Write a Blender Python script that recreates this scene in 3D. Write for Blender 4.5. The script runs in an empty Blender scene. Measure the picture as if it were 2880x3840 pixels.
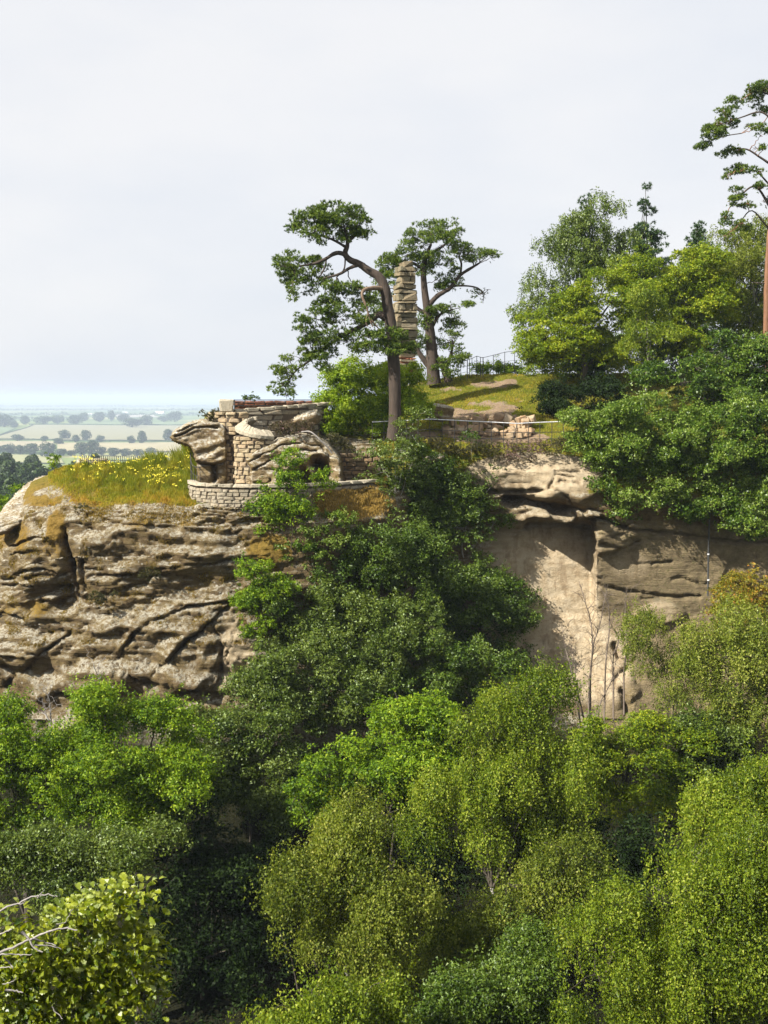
import bpy, math, random
import numpy as np
from mathutils import Vector, Matrix

random.seed(7)
RNG = np.random.default_rng(7)
R = math.radians

# ------------------------------------------------------------------ camera, sky, sun, exposure
scene = bpy.context.scene
COL = scene.collection
CAMZ = 100.0
F = 1920.0 / math.tan(R(25.0))          # focal length in photo pixels (3840 high)
PITCH = math.atan((1920.0 - 1490.0) / F)
cam_d = bpy.data.cameras.new('camera')
cam_d.sensor_fit = 'VERTICAL'
cam_d.angle = R(50.0)
cam_d.clip_start = 0.1
cam_d.clip_end = 60000.0
cam = bpy.data.objects.new('camera', cam_d)
COL.objects.link(cam)
cam.location = (0, 0, CAMZ)
cam.rotation_euler = (R(90.0) - PITCH, 0, 0)
scene.camera = cam

SUN_EL = R(41.0)
SUN_AZ = R(212.0)       # direction towards the sun in the XY plane, from +X: left and a little behind the camera
sun_vec = Vector((math.cos(SUN_AZ) * math.cos(SUN_EL), math.sin(SUN_AZ) * math.cos(SUN_EL), math.sin(SUN_EL)))

world = bpy.data.worlds.new('World')
scene.world = world
world.use_nodes = True
nt = world.node_tree
for n in list(nt.nodes):
    nt.nodes.remove(n)
w_out = nt.nodes.new('ShaderNodeOutputWorld')
w_mix = nt.nodes.new('ShaderNodeMixShader')
w_b1 = nt.nodes.new('ShaderNodeBackground')
w_b2 = nt.nodes.new('ShaderNodeBackground')
w_sky = nt.nodes.new('ShaderNodeTexSky')
w_sky.sky_type = 'NISHITA'
w_sky.sun_disc = False
w_sky.sun_elevation = SUN_EL
w_sky.sun_rotation = math.atan2(sun_vec.x, sun_vec.y)
w_sky.dust_density = 2.0
w_b1.inputs['Strength'].default_value = 0.05
nt.links.new(w_sky.outputs[0], w_b1.inputs['Color'])
w_tc = nt.nodes.new('ShaderNodeTexCoord')
w_map = nt.nodes.new('ShaderNodeMapping')
w_map.inputs['Scale'].default_value = (1.0, 1.0, 2.6)
w_map.inputs['Rotation'].default_value = (0.0, R(12), 0.0)
w_n = nt.nodes.new('ShaderNodeTexNoise')
w_n.inputs['Scale'].default_value = 2.3
w_n.inputs['Detail'].default_value = 5.0
w_n.inputs['Roughness'].default_value = 0.5
w_r = nt.nodes.new('ShaderNodeValToRGB')
w_r.color_ramp.elements[0].position = 0.36
w_r.color_ramp.elements[0].color = (0.80, 0.835, 0.90, 1)
w_r.color_ramp.elements[1].position = 0.62
w_r.color_ramp.elements[1].color = (0.93, 0.93, 0.945, 1)
nt.links.new(w_tc.outputs['Generated'], w_map.inputs['Vector'])
nt.links.new(w_map.outputs[0], w_n.inputs['Vector'])
nt.links.new(w_n.outputs[0], w_r.inputs[0])
nt.links.new(w_r.outputs[0], w_b2.inputs['Color'])
w_b2.inputs['Strength'].default_value = 0.455
w_mix.inputs[0].default_value = 0.90
nt.links.new(w_b1.outputs[0], w_mix.inputs[1])
nt.links.new(w_b2.outputs[0], w_mix.inputs[2])
nt.links.new(w_mix.outputs[0], w_out.inputs['Surface'])

sun_d = bpy.data.lights.new('sun', 'SUN')
sun_d.energy = 5.0
sun_d.angle = R(0.6)
sun_d.color = (1.0, 0.95, 0.86)
sun = bpy.data.objects.new('sun', sun_d)
COL.objects.link(sun)
sun.rotation_euler = (-sun_vec).to_track_quat('-Z', 'Y').to_euler()
sun.location = (-60, -30, 140)

scene.view_settings.view_transform = 'Standard'
scene.view_settings.look = 'None'
scene.view_settings.exposure = 1.2
scene.view_settings.gamma = 1.0
scene.render.engine = 'CYCLES'
cy = scene.cycles
cy.max_bounces = 4
cy.diffuse_bounces = 2
cy.glossy_bounces = 2
cy.transmission_bounces = 3
cy.volume_bounces = 0
cy.transparent_max_bounces = 4
cy.use_denoising = True
cy.caustics_reflective = False
cy.caustics_refractive = False

# ------------------------------------------------------------------ helpers
CT, ST = math.cos(PITCH), math.sin(PITCH)
CAMV = np.array([0, 0, CAMZ])

def Pn(px, py, Y):
    """photo pixel + distance (world y) -> world point; works on arrays."""
    px, py, Y = np.asarray(px, float), np.asarray(py, float), np.asarray(Y, float)
    dx = (px - 1440.0) / F
    du = -(py - 1920.0) / F
    vy = CT + du * ST
    vz = -ST + du * CT
    t = Y / vy
    return np.stack([dx * t, Y + 0 * t, CAMZ + vz * t], -1)

def P(px, py, Y):
    return Vector(Pn(px, py, Y).tolist())

def ppm(Y):
    return F / Y      # photo pixels per metre at distance Y

def hash3(ix, iy, iz, seed=0):
    h = (ix.astype(np.int64) * 374761393 + iy.astype(np.int64) * 668265263 + iz.astype(np.int64) * 2147483647 + seed * 974711) & 0xffffffff
    h = ((h ^ (h >> 13)) * 1274126177) & 0xffffffff
    h = (h ^ (h >> 16)) & 0xffffff
    return h / float(0xffffff)

def vnoise(p, seed=0):
    i = np.floor(p).astype(np.int64)
    f = p - i
    f = f * f * f * (f * (f * 6 - 15) + 10)
    out = 0
    for dx in (0, 1):
        wx = f[..., 0] if dx else 1 - f[..., 0]
        for dy in (0, 1):
            wy = f[..., 1] if dy else 1 - f[..., 1]
            for dz in (0, 1):
                wz = f[..., 2] if dz else 1 - f[..., 2]
                out = out + wx * wy * wz * hash3(i[..., 0] + dx, i[..., 1] + dy, i[..., 2] + dz, seed)
    return out * 2 - 1

def fbm(p, octv=4, seed=0, gain=0.5):
    a, s, tot = 1.0, 0, 0
    q = np.array(p, float)
    for k in range(octv):
        s = s + a * vnoise(q, seed + k * 17)
        tot += a
        a *= gain
        q = q * 2.03 + 11.7
    return s / tot

def smooth01(x):
    x = np.clip(x, 0, 1)
    return x * x * (3 - 2 * x)

def make_mesh(name, V, faces, mat=None, attrs=None, smooth=False):
    """V (n,3); faces: array (m,k) or list of such arrays."""
    if not isinstance(faces, (list, tuple)):
        faces = [faces]
    faces = [np.asarray(f, np.int32) for f in faces if len(f)]
    me = bpy.data.meshes.new(name)
    V = np.asarray(V, np.float32)
    me.vertices.add(len(V))
    me.vertices.foreach_set('co', V.ravel())
    loops = np.concatenate([f.ravel() for f in faces])
    sizes = np.concatenate([np.full(len(f), f.shape[1], np.int32) for f in faces])
    starts = np.concatenate([[0], np.cumsum(sizes)[:-1]]).astype(np.int32)
    me.loops.add(len(loops))
    me.loops.foreach_set('vertex_index', loops.astype(np.int32))
    me.polygons.add(len(sizes))
    me.polygons.foreach_set('loop_start', starts)
    me.update(calc_edges=True)
    me.polygons.foreach_set('use_smooth', np.full(len(sizes), bool(smooth)))
    if attrs:
        for k, (dom, arr) in attrs.items():
            a = me.attributes.new(k, 'FLOAT', dom)
            a.data.foreach_set('value', np.asarray(arr, np.float32).ravel())
    if mat:
        me.materials.append(mat)
    me.update()
    return me

def link(name, data, parent=None, loc=None):
    o = bpy.data.objects.new(name, data)
    COL.objects.link(o)
    if parent is not None:
        o.parent = parent
    if loc is not None:
        o.location = loc
    return o

def tag(o, label, cat=None, group=None, kind=None):
    o['label'] = label
    if cat:
        o['category'] = cat
    if group:
        o['group'] = group
    if kind:
        o['kind'] = kind
    return o

def thing(name, label, cat, loc=(0, 0, 0), group=None):
    o = bpy.data.objects.new(name, None)
    o.empty_display_size = 0.2
    COL.objects.link(o)
    o.location = loc
    return tag(o, label, cat, group)

def part(name, V, faces, mat, parent, attrs=None, smooth=False):
    """world-space vertices -> child mesh of an Empty (no rotation) at parent.location"""
    off = np.array(parent.location)
    return link(name, make_mesh(name, np.asarray(V) - off, faces, mat, attrs, smooth), parent)

class Tubes:
    def __init__(self):
        self.V, self.F, self.n = [], [], 0
    def add(self, pts, radii, sides=7, jitter=0.0, cap=True):
        pts = np.asarray(pts, float)
        m = len(pts)
        radii = np.asarray(radii, float)
        if radii.ndim == 0:
            radii = np.full(m, float(radii))
        tan = np.gradient(pts, axis=0)
        tan /= np.linalg.norm(tan, axis=1, keepdims=True) + 1e-9
        ref = np.array([0.31, 0.95, 0.05])
        a = np.cross(tan, ref)
        a /= np.linalg.norm(a, axis=1, keepdims=True) + 1e-9
        b = np.cross(tan, a)
        th = np.linspace(0, 2 * np.pi, sides, endpoint=False)
        ring = np.cos(th)[None, :, None] * a[:, None, :] + np.sin(th)[None, :, None] * b[:, None, :]
        rr = radii[:, None, None] * np.ones((1, sides, 1))
        if jitter:
            rr = rr * (1 + jitter * RNG.normal(size=(m, sides, 1)))
        v = pts[:, None, :] + ring * rr
        base = self.n
        self.V.append(v.reshape(-1, 3))
        i = np.arange(m - 1)[:, None] * sides
        j = np.arange(sides)[None, :]
        k = (j + 1) % sides
        q = np.stack([i + j, i + k, i + sides + k, i + sides + j], -1).reshape(-1, 4) + base
        self.F.append(q)
        self.n += m * sides
    def build(self, name, mat, parent, smooth=True):
        return part(name, np.concatenate(self.V), np.concatenate(self.F), mat, parent, None, smooth)

def catmull(pts, n=6):
    pts = np.asarray(pts, float)
    if len(pts) < 3:
        t = np.linspace(0, 1, n * 2)[:, None]
        return pts[0] * (1 - t) + pts[-1] * t
    p = np.vstack([2 * pts[0] - pts[1], pts, 2 * pts[-1] - pts[-2]])
    out = []
    for i in range(1, len(p) - 2):
        t = np.linspace(0, 1, n, endpoint=False)[:, None]
        p0, p1, p2, p3 = p[i - 1], p[i], p[i + 1], p[i + 2]
        out.append(0.5 * ((2 * p1) + (-p0 + p2) * t + (2 * p0 - 5 * p1 + 4 * p2 - p3) * t ** 2 + (-p0 + 3 * p1 - 3 * p2 + p3) * t ** 3))
    out.append(pts[-1:])
    return np.concatenate(out)

# ------------------------------------------------------------------ materials
def new_mat(name):
    m = bpy.data.materials.new(name)
    m.use_nodes = True
    t = m.node_tree
    for n in list(t.nodes):
        t.nodes.remove(n)
    out = t.nodes.new('ShaderNodeOutputMaterial')
    return m, t, out

def N(t, kind, **kw):
    n = t.nodes.new(kind)
    for k, v in kw.items():
        n.inputs[k.replace('_', ' ')].default_value = v
    return n

def ramp(t, fac, stops, interp='LINEAR'):
    r = t.nodes.new('ShaderNodeValToRGB')
    cr = r.color_ramp
    cr.interpolation = interp
    while len(cr.elements) < len(stops):
        cr.elements.new(0.5)
    for e, (p, c) in zip(cr.elements, stops):
        e.position = p
        e.color = (*c, 1) if len(c) == 3 else c
    t.links.new(fac, r.inputs[0])
    return r.outputs[0]

def mixc(t, fac, a, b, mode='MIX'):
    m = t.nodes.new('ShaderNodeMix')
    m.data_type = 'RGBA'
    m.blend_type = mode
    for sock, v in ((m.inputs[0], fac), (m.inputs[6], a), (m.inputs[7], b)):
        if hasattr(v, 'node'):
            t.links.new(v, sock)
        else:
            sock.default_value = v if not isinstance(v, tuple) else (*v, 1)
    return m.outputs[2]

def mathn(t, op, a, b=None, clamp=False):
    m = t.nodes.new('ShaderNodeMath')
    m.operation = op
    m.use_clamp = clamp
    for i, v in enumerate((a, b)):
        if v is None:
            continue
        if hasattr(v, 'node'):
            t.links.new(v, m.inputs[i])
        else:
            m.inputs[i].default_value = v
    return m.outputs[0]

def attr(t, name):
    a = t.nodes.new('ShaderNodeAttribute')
    a.attribute_name = name
    return a.outputs['Fac']

def noise(t, vec, scale, detail=4, rough=0.55, dist=0.0):
    n = N(t, 'ShaderNodeTexNoise', Scale=scale, Detail=detail, Roughness=rough, Distortion=dist)
    if vec is not None:
        t.links.new(vec, n.inputs['Vector'])
    return n.outputs[0]

def objpos(t):
    return t.nodes.new('ShaderNodeNewGeometry').outputs['Position']

def leaf_mat(name, stops, trans=0.35, spec=0.2, rough=0.5, tint=1.25, green=(0.78, 0.90, 0.62)):
    m, t, out = new_mat(name)
    col = ramp(t, attr(t, 'rnd'), [(p, tuple(k * x for k, x in zip(green, c))) for p, c in stops])
    pb = N(t, 'ShaderNodeBsdfPrincipled', Roughness=rough)
    pb.inputs['Specular IOR Level'].default_value = spec
    t.links.new(col, pb.inputs['Base Color'])
    tr = t.nodes.new('ShaderNodeBsdfTranslucent')
    tc = mixc(t, 1.0, col, (1.25 * tint, 1.2 * tint, 0.35 * tint), 'MULTIPLY')
    t.links.new(tc, tr.inputs['Color'])
    ms = t.nodes.new('ShaderNodeMixShader')
    ms.inputs[0].default_value = trans
    t.links.new(pb.outputs[0], ms.inputs[1])
    t.links.new(tr.outputs[0], ms.inputs[2])
    t.links.new(ms.outputs[0], out.inputs['Surface'])
    return m

LM = {
    'birch': leaf_mat('birch_leaves', [(0.10, (0.042, 0.066, 0.007)), (0.45, (0.132, 0.172, 0.012)), (0.75, (0.235, 0.270, 0.023)), (1.0, (0.40, 0.38, 0.07))]),
    'olive': leaf_mat('olive_leaves', [(0.10, (0.045, 0.062, 0.009)), (0.45, (0.140, 0.160, 0.020)), (0.75, (0.24, 0.25, 0.042)), (1.0, (0.38, 0.34, 0.10))]),
    'fresh': leaf_mat('fresh_leaves', [(0.10, (0.040, 0.085, 0.006)), (0.45, (0.135, 0.205, 0.010)), (0.75, (0.25, 0.325, 0.018)), (1.0, (0.38, 0.41, 0.04))]),
    'oak': leaf_mat('oak_leaves', [(0.10, (0.045, 0.080, 0.006)), (0.45, (0.140, 0.185, 0.010)), (0.75, (0.25, 0.285, 0.014)), (1.0, (0.40, 0.37, 0.03))]),
    'nearoak': leaf_mat('near_oak_leaves', [(0.1, (0.05, 0.085, 0.008)), (0.45, (0.20, 0.22, 0.012)), (0.75, (0.34, 0.33, 0.03)), (1.0, (0.42, 0.43, 0.24))], spec=0.5, rough=0.4),
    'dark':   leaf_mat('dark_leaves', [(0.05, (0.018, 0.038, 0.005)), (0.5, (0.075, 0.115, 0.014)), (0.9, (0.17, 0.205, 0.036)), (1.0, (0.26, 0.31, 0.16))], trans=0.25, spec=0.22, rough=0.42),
    'rhodo': leaf_mat('rhododendron_leaves', [(0.12, (0.022, 0.050, 0.006)), (0.45, (0.075, 0.125, 0.012)), (0.75, (0.15, 0.200, 0.022)), (1.0, (0.27, 0.30, 0.09))], trans=0.25, spec=0.25, rough=0.4),
    'grey':   leaf_mat('whitebeam_leaves', [(0.05, (0.024, 0.044, 0.006)), (0.5, (0.095, 0.125, 0.020)), (0.9, (0.20, 0.22, 0.05)), (1.0, (0.32, 0.36, 0.22))], trans=0.25, spec=0.22, rough=0.42),
    'shade': leaf_mat('deep_shade_leaves', [(0.0, (0.005, 0.011, 0.003)), (0.6, (0.014, 0.026, 0.006)), (1.0, (0.045, 0.065, 0.018))], trans=0.15, spec=0.1, rough=0.6),  # leaf colour near black: deep shade of the gaps is put into it
    'pine': leaf_mat('pine_needles', [(0.10, (0.022, 0.048, 0.007)), (0.45, (0.078, 0.122, 0.014)), (0.8, (0.18, 0.22, 0.024)), (1.0, (0.26, 0.28, 0.03))], trans=0.2, spec=0.3),
    'spruce': leaf_mat('spruce_needles', [(0.0, (0.018, 0.045, 0.018)), (0.5, (0.042, 0.080, 0.028)), (1.0, (0.085, 0.125, 0.045))], trans=0.12, spec=0.3),
    'autumn': leaf_mat('turning_leaves', [(0.0, (0.09, 0.10, 0.010)), (0.5, (0.22, 0.20, 0.018)), (0.85, (0.34, 0.24, 0.02)), (1.0, (0.38, 0.16, 0.03))], green=(0.86, 0.86, 0.86)),
    'heather': leaf_mat('heather_sprigs', [(0.0, (0.05, 0.045, 0.02)), (0.5, (0.12, 0.10, 0.04)), (0.8, (0.22, 0.13, 0.10)), (1.0, (0.42, 0.25, 0.30))], trans=0.1, green=(0.86, 0.86, 0.86)),
    'moor':   leaf_mat('dark_heather_sprigs', [(0.0, (0.03, 0.035, 0.012)), (0.6, (0.075, 0.075, 0.02)), (1.0, (0.15, 0.12, 0.04))], trans=0.1, green=(0.86, 0.86, 0.86)),
    'grass':  leaf_mat('grass_blades', [(0.0, (0.16, 0.20, 0.014)), (0.4, (0.27, 0.27, 0.025)), (0.75, (0.42, 0.33, 0.04)), (1.0, (0.45, 0.26, 0.06))], trans=0.35, green=(0.86, 0.86, 0.86)),
    'drygrass': leaf_mat('dry_grass_blades', [(0.0, (0.17, 0.14, 0.025)), (0.5, (0.34, 0.22, 0.05)), (1.0, (0.46, 0.33, 0.10))], trans=0.25, green=(0.86, 0.86, 0.86)),
    'far':    leaf_mat('far_tree_leaves', [(0.0, (0.018, 0.034, 0.012)), (0.5, (0.038, 0.062, 0.018)), (1.0, (0.075, 0.10, 0.03))], trans=0.15),
}
def flower_mat():
    m, t, out = new_mat('ragwort_yellow')
    pb = N(t, 'ShaderNodeBsdfPrincipled', Roughness=0.6)
    col = ramp(t, attr(t, 'rnd'), [(0, (0.72, 0.58, 0.01)), (1, (0.85, 0.75, 0.05))])
    t.links.new(col, pb.inputs['Base Color'])
    t.links.new(pb.outputs[0], out.inputs['Surface'])
    return m
M_FLOWER = flower_mat()

def bark_mat(name, c1, c2, scale=6.0, stretch=0.25, bump=0.6):
    m, t, out = new_mat(name)
    mp = t.nodes.new('ShaderNodeMapping')
    mp.inputs['Scale'].default_value = (1, 1, stretch)
    t.links.new(objpos(t), mp.inputs['Vector'])
    n1 = noise(t, mp.outputs[0], scale, 5, 0.65)
    n2 = noise(t, mp.outputs[0], scale * 4, 3, 0.6)
    col = ramp(t, n1, [(0.3, c1), (0.7, c2)])
    col = mixc(t, mathn(t, 'MULTIPLY', n2, 0.5), col, tuple(x * 0.45 for x in c1))
    pb = N(t, 'ShaderNodeBsdfPrincipled', Roughness=0.9)
    t.links.new(col, pb.inputs['Base Color'])
    b = N(t, 'ShaderNodeBump', Strength=bump, Distance=0.06)
    t.links.new(n1, b.inputs['Height'])
    t.links.new(b.outputs[0], pb.inputs['Normal'])
    t.links.new(pb.outputs[0], out.inputs['Surface'])
    return m

M_PINE = bark_mat('pine_bark', (0.030, 0.021, 0.014), (0.085, 0.058, 0.040))
M_PINEPALE = bark_mat('bare_pine_wood', (0.12, 0.075, 0.045), (0.24, 0.17, 0.115))
M_ORANGE = bark_mat('orange_pine_bark', (0.13, 0.06, 0.032), (0.30, 0.15, 0.075))
M_BIRCH = bark_mat('birch_bark', (0.20, 0.18, 0.15), (0.55, 0.52, 0.46), 5, 1.5, 0.2)
M_BARK = bark_mat('brown_bark', (0.045, 0.036, 0.026), (0.11, 0.09, 0.065))
M_PALEBR = bark_mat('pale_oak_twigs', (0.20, 0.18, 0.165), (0.40, 0.37, 0.345), 14, 0.6, 0.3)
M_TWIG = bark_mat('bare_twig_bark', (0.10, 0.075, 0.055), (0.24, 0.19, 0.15))

def stone_mat(name, stops, warm=(0.33, 0.20, 0.10), lichen=0.5, dark=0.5):
    m, t, out = new_mat(name)
    oi = t.nodes.new('ShaderNodeObjectInfo')
    base = mixc(t, 1.0, ramp(t, oi.outputs['Random'], stops), (0.60, 0.565, 0.49), 'MULTIPLY')
    pos = objpos(t)
    n1 = noise(t, pos, 3.0, 5, 0.6)
    n2 = noise(t, pos, 11.0, 4, 0.65)
    n3 = noise(t, pos, 45.0, 3, 0.6)
    col = mixc(t, ramp(t, n1, [(0.45, (0, 0, 0)), (0.75, (1, 1, 1))]), base, warm)
    col = mixc(t, mathn(t, 'MULTIPLY', ramp(t, n2, [(0.52, (0, 0, 0)), (0.7, (1, 1, 1))]), dark), col, (0.10, 0.085, 0.065))
    col = mixc(t, mathn(t, 'MULTIPLY', ramp(t, n2, [(0.28, (1, 1, 1)), (0.40, (0, 0, 0))]), lichen), col, (0.46, 0.45, 0.41))
    pb = N(t, 'ShaderNodeBsdfPrincipled', Roughness=0.92)
    pb.inputs['Specular IOR Level'].default_value = 0.15
    t.links.new(col, pb.inputs['Base Color'])
    b = N(t, 'ShaderNodeBump', Strength=0.7, Distance=0.05)
    t.links.new(mathn(t, 'ADD', n2, mathn(t, 'MULTIPLY', n3, 0.4)), b.inputs['Height'])
    t.links.new(b.outputs[0], pb.inputs['Normal'])
    t.links.new(pb.outputs[0], out.inputs['Surface'])
    return m

M_STONE = stone_mat('pale_rubble_stone', [(0, (0.40, 0.34, 0.25)), (0.35, (0.50, 0.42, 0.29)), (0.7, (0.56, 0.49, 0.38)), (1, (0.46, 0.35, 0.25))], warm=(0.42, 0.30, 0.17), lichen=0.55, dark=0.35)
M_GREYSTONE = stone_mat('grey_wall_stone', [(0, (0.34, 0.32, 0.27)), (0.5, (0.44, 0.41, 0.35)), (1, (0.52, 0.48, 0.41))], warm=(0.30, 0.235, 0.15), lichen=0.5, dark=0.8)
M_BROWNSTONE = stone_mat('brown_wall_stone', [(0, (0.22, 0.16, 0.11)), (0.5, (0.31, 0.235, 0.16)), (1, (0.37, 0.29, 0.20))], lichen=0.15, dark=0.5)
M_TOWER = stone_mat('folly_stone', [(0, (0.22, 0.19, 0.135)), (0.4, (0.33, 0.285, 0.205)), (0.7, (0.25, 0.235, 0.175)), (1, (0.40, 0.36, 0.28))], warm=(0.27, 0.205, 0.125), lichen=0.3, dark=0.6)
M_RED = stone_mat('red_brick', [(0, (0.30, 0.10, 0.055)), (0.5, (0.38, 0.15, 0.085)), (1, (0.26, 0.115, 0.075))], warm=(0.40, 0.20, 0.12), lichen=0.1, dark=0.3)
M_RUBBLE = stone_mat('path_rubble', [(0, (0.40, 0.29, 0.20)), (0.5, (0.50, 0.39, 0.28)), (1, (0.58, 0.49, 0.38))], lichen=0.3)
M_COPING = stone_mat('lichen_coping', [(0, (0.50, 0.47, 0.40)), (1, (0.60, 0.56, 0.48))], warm=(0.40, 0.34, 0.25), lichen=0.6, dark=0.7)

def flat_mat(name, col, rough=0.8, metal=0.0, var=0.3, scale=8):
    m, t, out = new_mat(name)
    pb = N(t, 'ShaderNodeBsdfPrincipled', Roughness=rough, Metallic=metal)
    n = noise(t, objpos(t), scale, 4, 0.6)
    c = ramp(t, n, [(0.3, tuple(x * (1 - var) for x in col)), (0.7, tuple(min(1, x * (1 + var)) for x in col))])
    t.links.new(c, pb.inputs['Base Color'])
    t.links.new(pb.outputs[0], out.inputs['Surface'])
    return m

M_IRON = flat_mat('black_iron', (0.035, 0.033, 0.032), 0.55, 0.2)
M_RAIL = flat_mat('grey_galvanised_rail', (0.62, 0.62, 0.62), 0.4, 0.15)
M_CORE = flat_mat('mortar_and_earth', (0.085, 0.065, 0.045), 0.95)
M_PIPE = flat_mat('dark_pipe', (0.05, 0.05, 0.048), 0.6)
M_WHITEWALL = flat_mat('pale_barn_render', (0.75, 0.73, 0.70), 0.8, 0, 0.05)
M_BARNROOF = flat_mat('barn_roof', (0.25, 0.22, 0.21), 0.8, 0, 0.1)

def cliff_mat(name, attribs=True, gain=(0.74, 0.725, 0.69)):
    m, t, out = new_mat(name)
    pos = objpos(t)
    big = noise(t, pos, 0.55, 2, 0.6)
    n1 = noise(t, pos, 1.7, 4, 0.65)
    n2 = noise(t, pos, 6.5, 4, 0.7)
    n3 = noise(t, pos, 26.0, 2, 0.7)
    mp = t.nodes.new('ShaderNodeMapping')
    mp.inputs['Scale'].default_value = (0.5, 0.5, 5.0)
    mp.inputs['Rotation'].default_value = (0, R(4), 0)
    t.links.new(pos, mp.inputs['Vector'])
    bed = noise(t, mp.outputs[0], 1.3, 3, 0.6, 0.6)
    mp2 = t.nodes.new('ShaderNodeMapping')
    mp2.inputs['Scale'].default_value = (0.6, 0.6, 9.0)
    mp2.inputs['Rotation'].default_value = (0, R(3), 0)
    t.links.new(pos, mp2.inputs['Vector'])
    fine = noise(t, mp2.outputs[0], 1.5, 3, 0.65, 0.8)
    geo = t.nodes.new('ShaderNodeNewGeometry')
    sx = t.nodes.new('ShaderNodeSeparateXYZ')
    t.links.new(geo.outputs['Normal'], sx.inputs[0])
    nz = sx.outputs['Z']
    weather = ramp(t, n1, [(0.30, (0.10, 0.070, 0.036)), (0.44, (0.205, 0.150, 0.082)), (0.58, (0.30, 0.232, 0.138)), (0.75, (0.25, 0.182, 0.10))])
    weather = mixc(t, ramp(t, bed, [(0.38, (1, 1, 1)), (0.50, (0, 0, 0))]), weather, (0.16, 0.115, 0.070))
    weather = mixc(t, mathn(t, 'MULTIPLY', ramp(t, n2, [(0.53, (0, 0, 0)), (0.68, (1, 1, 1))]), 0.75), weather, (0.075, 0.055, 0.034))
    weather = mixc(t, mathn(t, 'MULTIPLY', ramp(t, fine, [(0.34, (1, 1, 1)), (0.43, (0, 0, 0))]), 0.45), weather, (0.085, 0.062, 0.036))
    # pale lichen on upward faces, grey crusts in patches, small round spots
    lic = mathn(t, 'MULTIPLY', ramp(t, nz, [(0.15, (0, 0, 0)), (0.55, (1, 1, 1))]), ramp(t, n2, [(0.40, (0, 0, 0)), (0.56, (1, 1, 1))]))
    weather = mixc(t, mathn(t, 'MULTIPLY', lic, 0.72), weather, (0.60, 0.585, 0.52))
    patch = mathn(t, 'MULTIPLY', ramp(t, big, [(0.54, (0, 0, 0)), (0.70, (1, 1, 1))]), ramp(t, n2, [(0.44, (0, 0, 0)), (0.58, (1, 1, 1))]))
    weather = mixc(t, mathn(t, 'MULTIPLY', patch, 0.35), weather, (0.55, 0.53, 0.46))
    vor = N(t, 'ShaderNodeTexVoronoi', Scale=2.6, Randomness=1.0)
    t.links.new(pos, vor.inputs['Vector'])
    spot = mathn(t, 'MULTIPLY', ramp(t, vor.outputs['Distance'], [(0.10, (1, 1, 1)), (0.20, (0, 0, 0))]), ramp(t, big, [(0.50, (0, 0, 0)), (0.60, (1, 1, 1))]))
    weather = mixc(t, mathn(t, 'MULTIPLY', spot, 0.85), weather, (0.74, 0.72, 0.68))
    # moss and withered tufts on weathered ledges
    moss = mathn(t, 'MULTIPLY', ramp(t, n1, [(0.47, (0, 0, 0)), (0.58, (1, 1, 1))]), ramp(t, n3, [(0.40, (0, 0, 0)), (0.56, (1, 1, 1))]))
    weather = mixc(t, mathn(t, 'MULTIPLY', moss, 0.8), weather, (0.15, 0.105, 0.03))
    col = weather
    if attribs:
        col = mixc(t, 1.0, col, (0.93, 0.92, 0.87), 'MULTIPLY')
        fresh = ramp(t, n1, [(0.28, (0.42, 0.32, 0.20)), (0.48, (0.60, 0.49, 0.34)), (0.70, (0.68, 0.58, 0.43))])
        fresh = mixc(t, mathn(t, 'MULTIPLY', ramp(t, n2, [(0.56, (0, 0, 0)), (0.70, (1, 1, 1))]), 0.55), fresh, (0.33, 0.235, 0.13))
        fresh = mixc(t, mathn(t, 'MULTIPLY', ramp(t, bed, [(0.62, (0, 0, 0)), (0.70, (1, 1, 1))]), 0.3), fresh, (0.42, 0.25, 0.12))
        mpv = t.nodes.new('ShaderNodeMapping')
        mpv.inputs['Scale'].default_value = (2.2, 2.2, 0.28)
        t.links.new(pos, mpv.inputs['Vector'])
        streak = noise(t, mpv.outputs[0], 1.1, 3, 0.6, 0.5)
        fresh = mixc(t, mathn(t, 'MULTIPLY', ramp(t, streak, [(0.52, (0, 0, 0)), (0.68, (1, 1, 1))]), 0.6), fresh, (0.27, 0.19, 0.11))
        col = mixc(t, attr(t, 'fresh'), col, fresh)
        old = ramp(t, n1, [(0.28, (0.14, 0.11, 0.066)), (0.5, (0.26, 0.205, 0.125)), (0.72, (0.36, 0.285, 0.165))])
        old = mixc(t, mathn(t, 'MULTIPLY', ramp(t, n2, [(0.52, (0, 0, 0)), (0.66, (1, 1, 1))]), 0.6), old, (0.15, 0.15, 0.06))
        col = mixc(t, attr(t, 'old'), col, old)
        soil = ramp(t, n2, [(0.3, (0.24, 0.165, 0.105)), (0.7, (0.40, 0.30, 0.21))])
        col = mixc(t, attr(t, 'soil'), col, soil)
        gr = ramp(t, mixc(t, 0.5, n2, n1), [(0.30, (0.055, 0.095, 0.010)), (0.45, (0.13, 0.15, 0.016)), (0.58, (0.23, 0.19, 0.030)), (0.72, (0.27, 0.17, 0.06))])
        dry = ramp(t, n2, [(0.25, (0.10, 0.062, 0.02)), (0.5, (0.24, 0.155, 0.035)), (0.75, (0.32, 0.21, 0.065))])
        gr = mixc(t, attr(t, 'dry'), gr, dry)
        gm = mathn(t, 'ADD', attr(t, 'grass'), mathn(t, 'MULTIPLY', mathn(t, 'SUBTRACT', n2, 0.5), 0.9))
        gm = ramp(t, gm, [(0.42, (0, 0, 0)), (0.58, (1, 1, 1))])
        col = mixc(t, gm, col, gr)
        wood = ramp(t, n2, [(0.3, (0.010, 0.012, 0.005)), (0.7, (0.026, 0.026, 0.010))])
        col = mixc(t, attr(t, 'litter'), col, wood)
    pb = N(t, 'ShaderNodeBsdfPrincipled', Roughness=0.95)
    pb.inputs['Specular IOR Level'].default_value = 0.12
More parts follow.
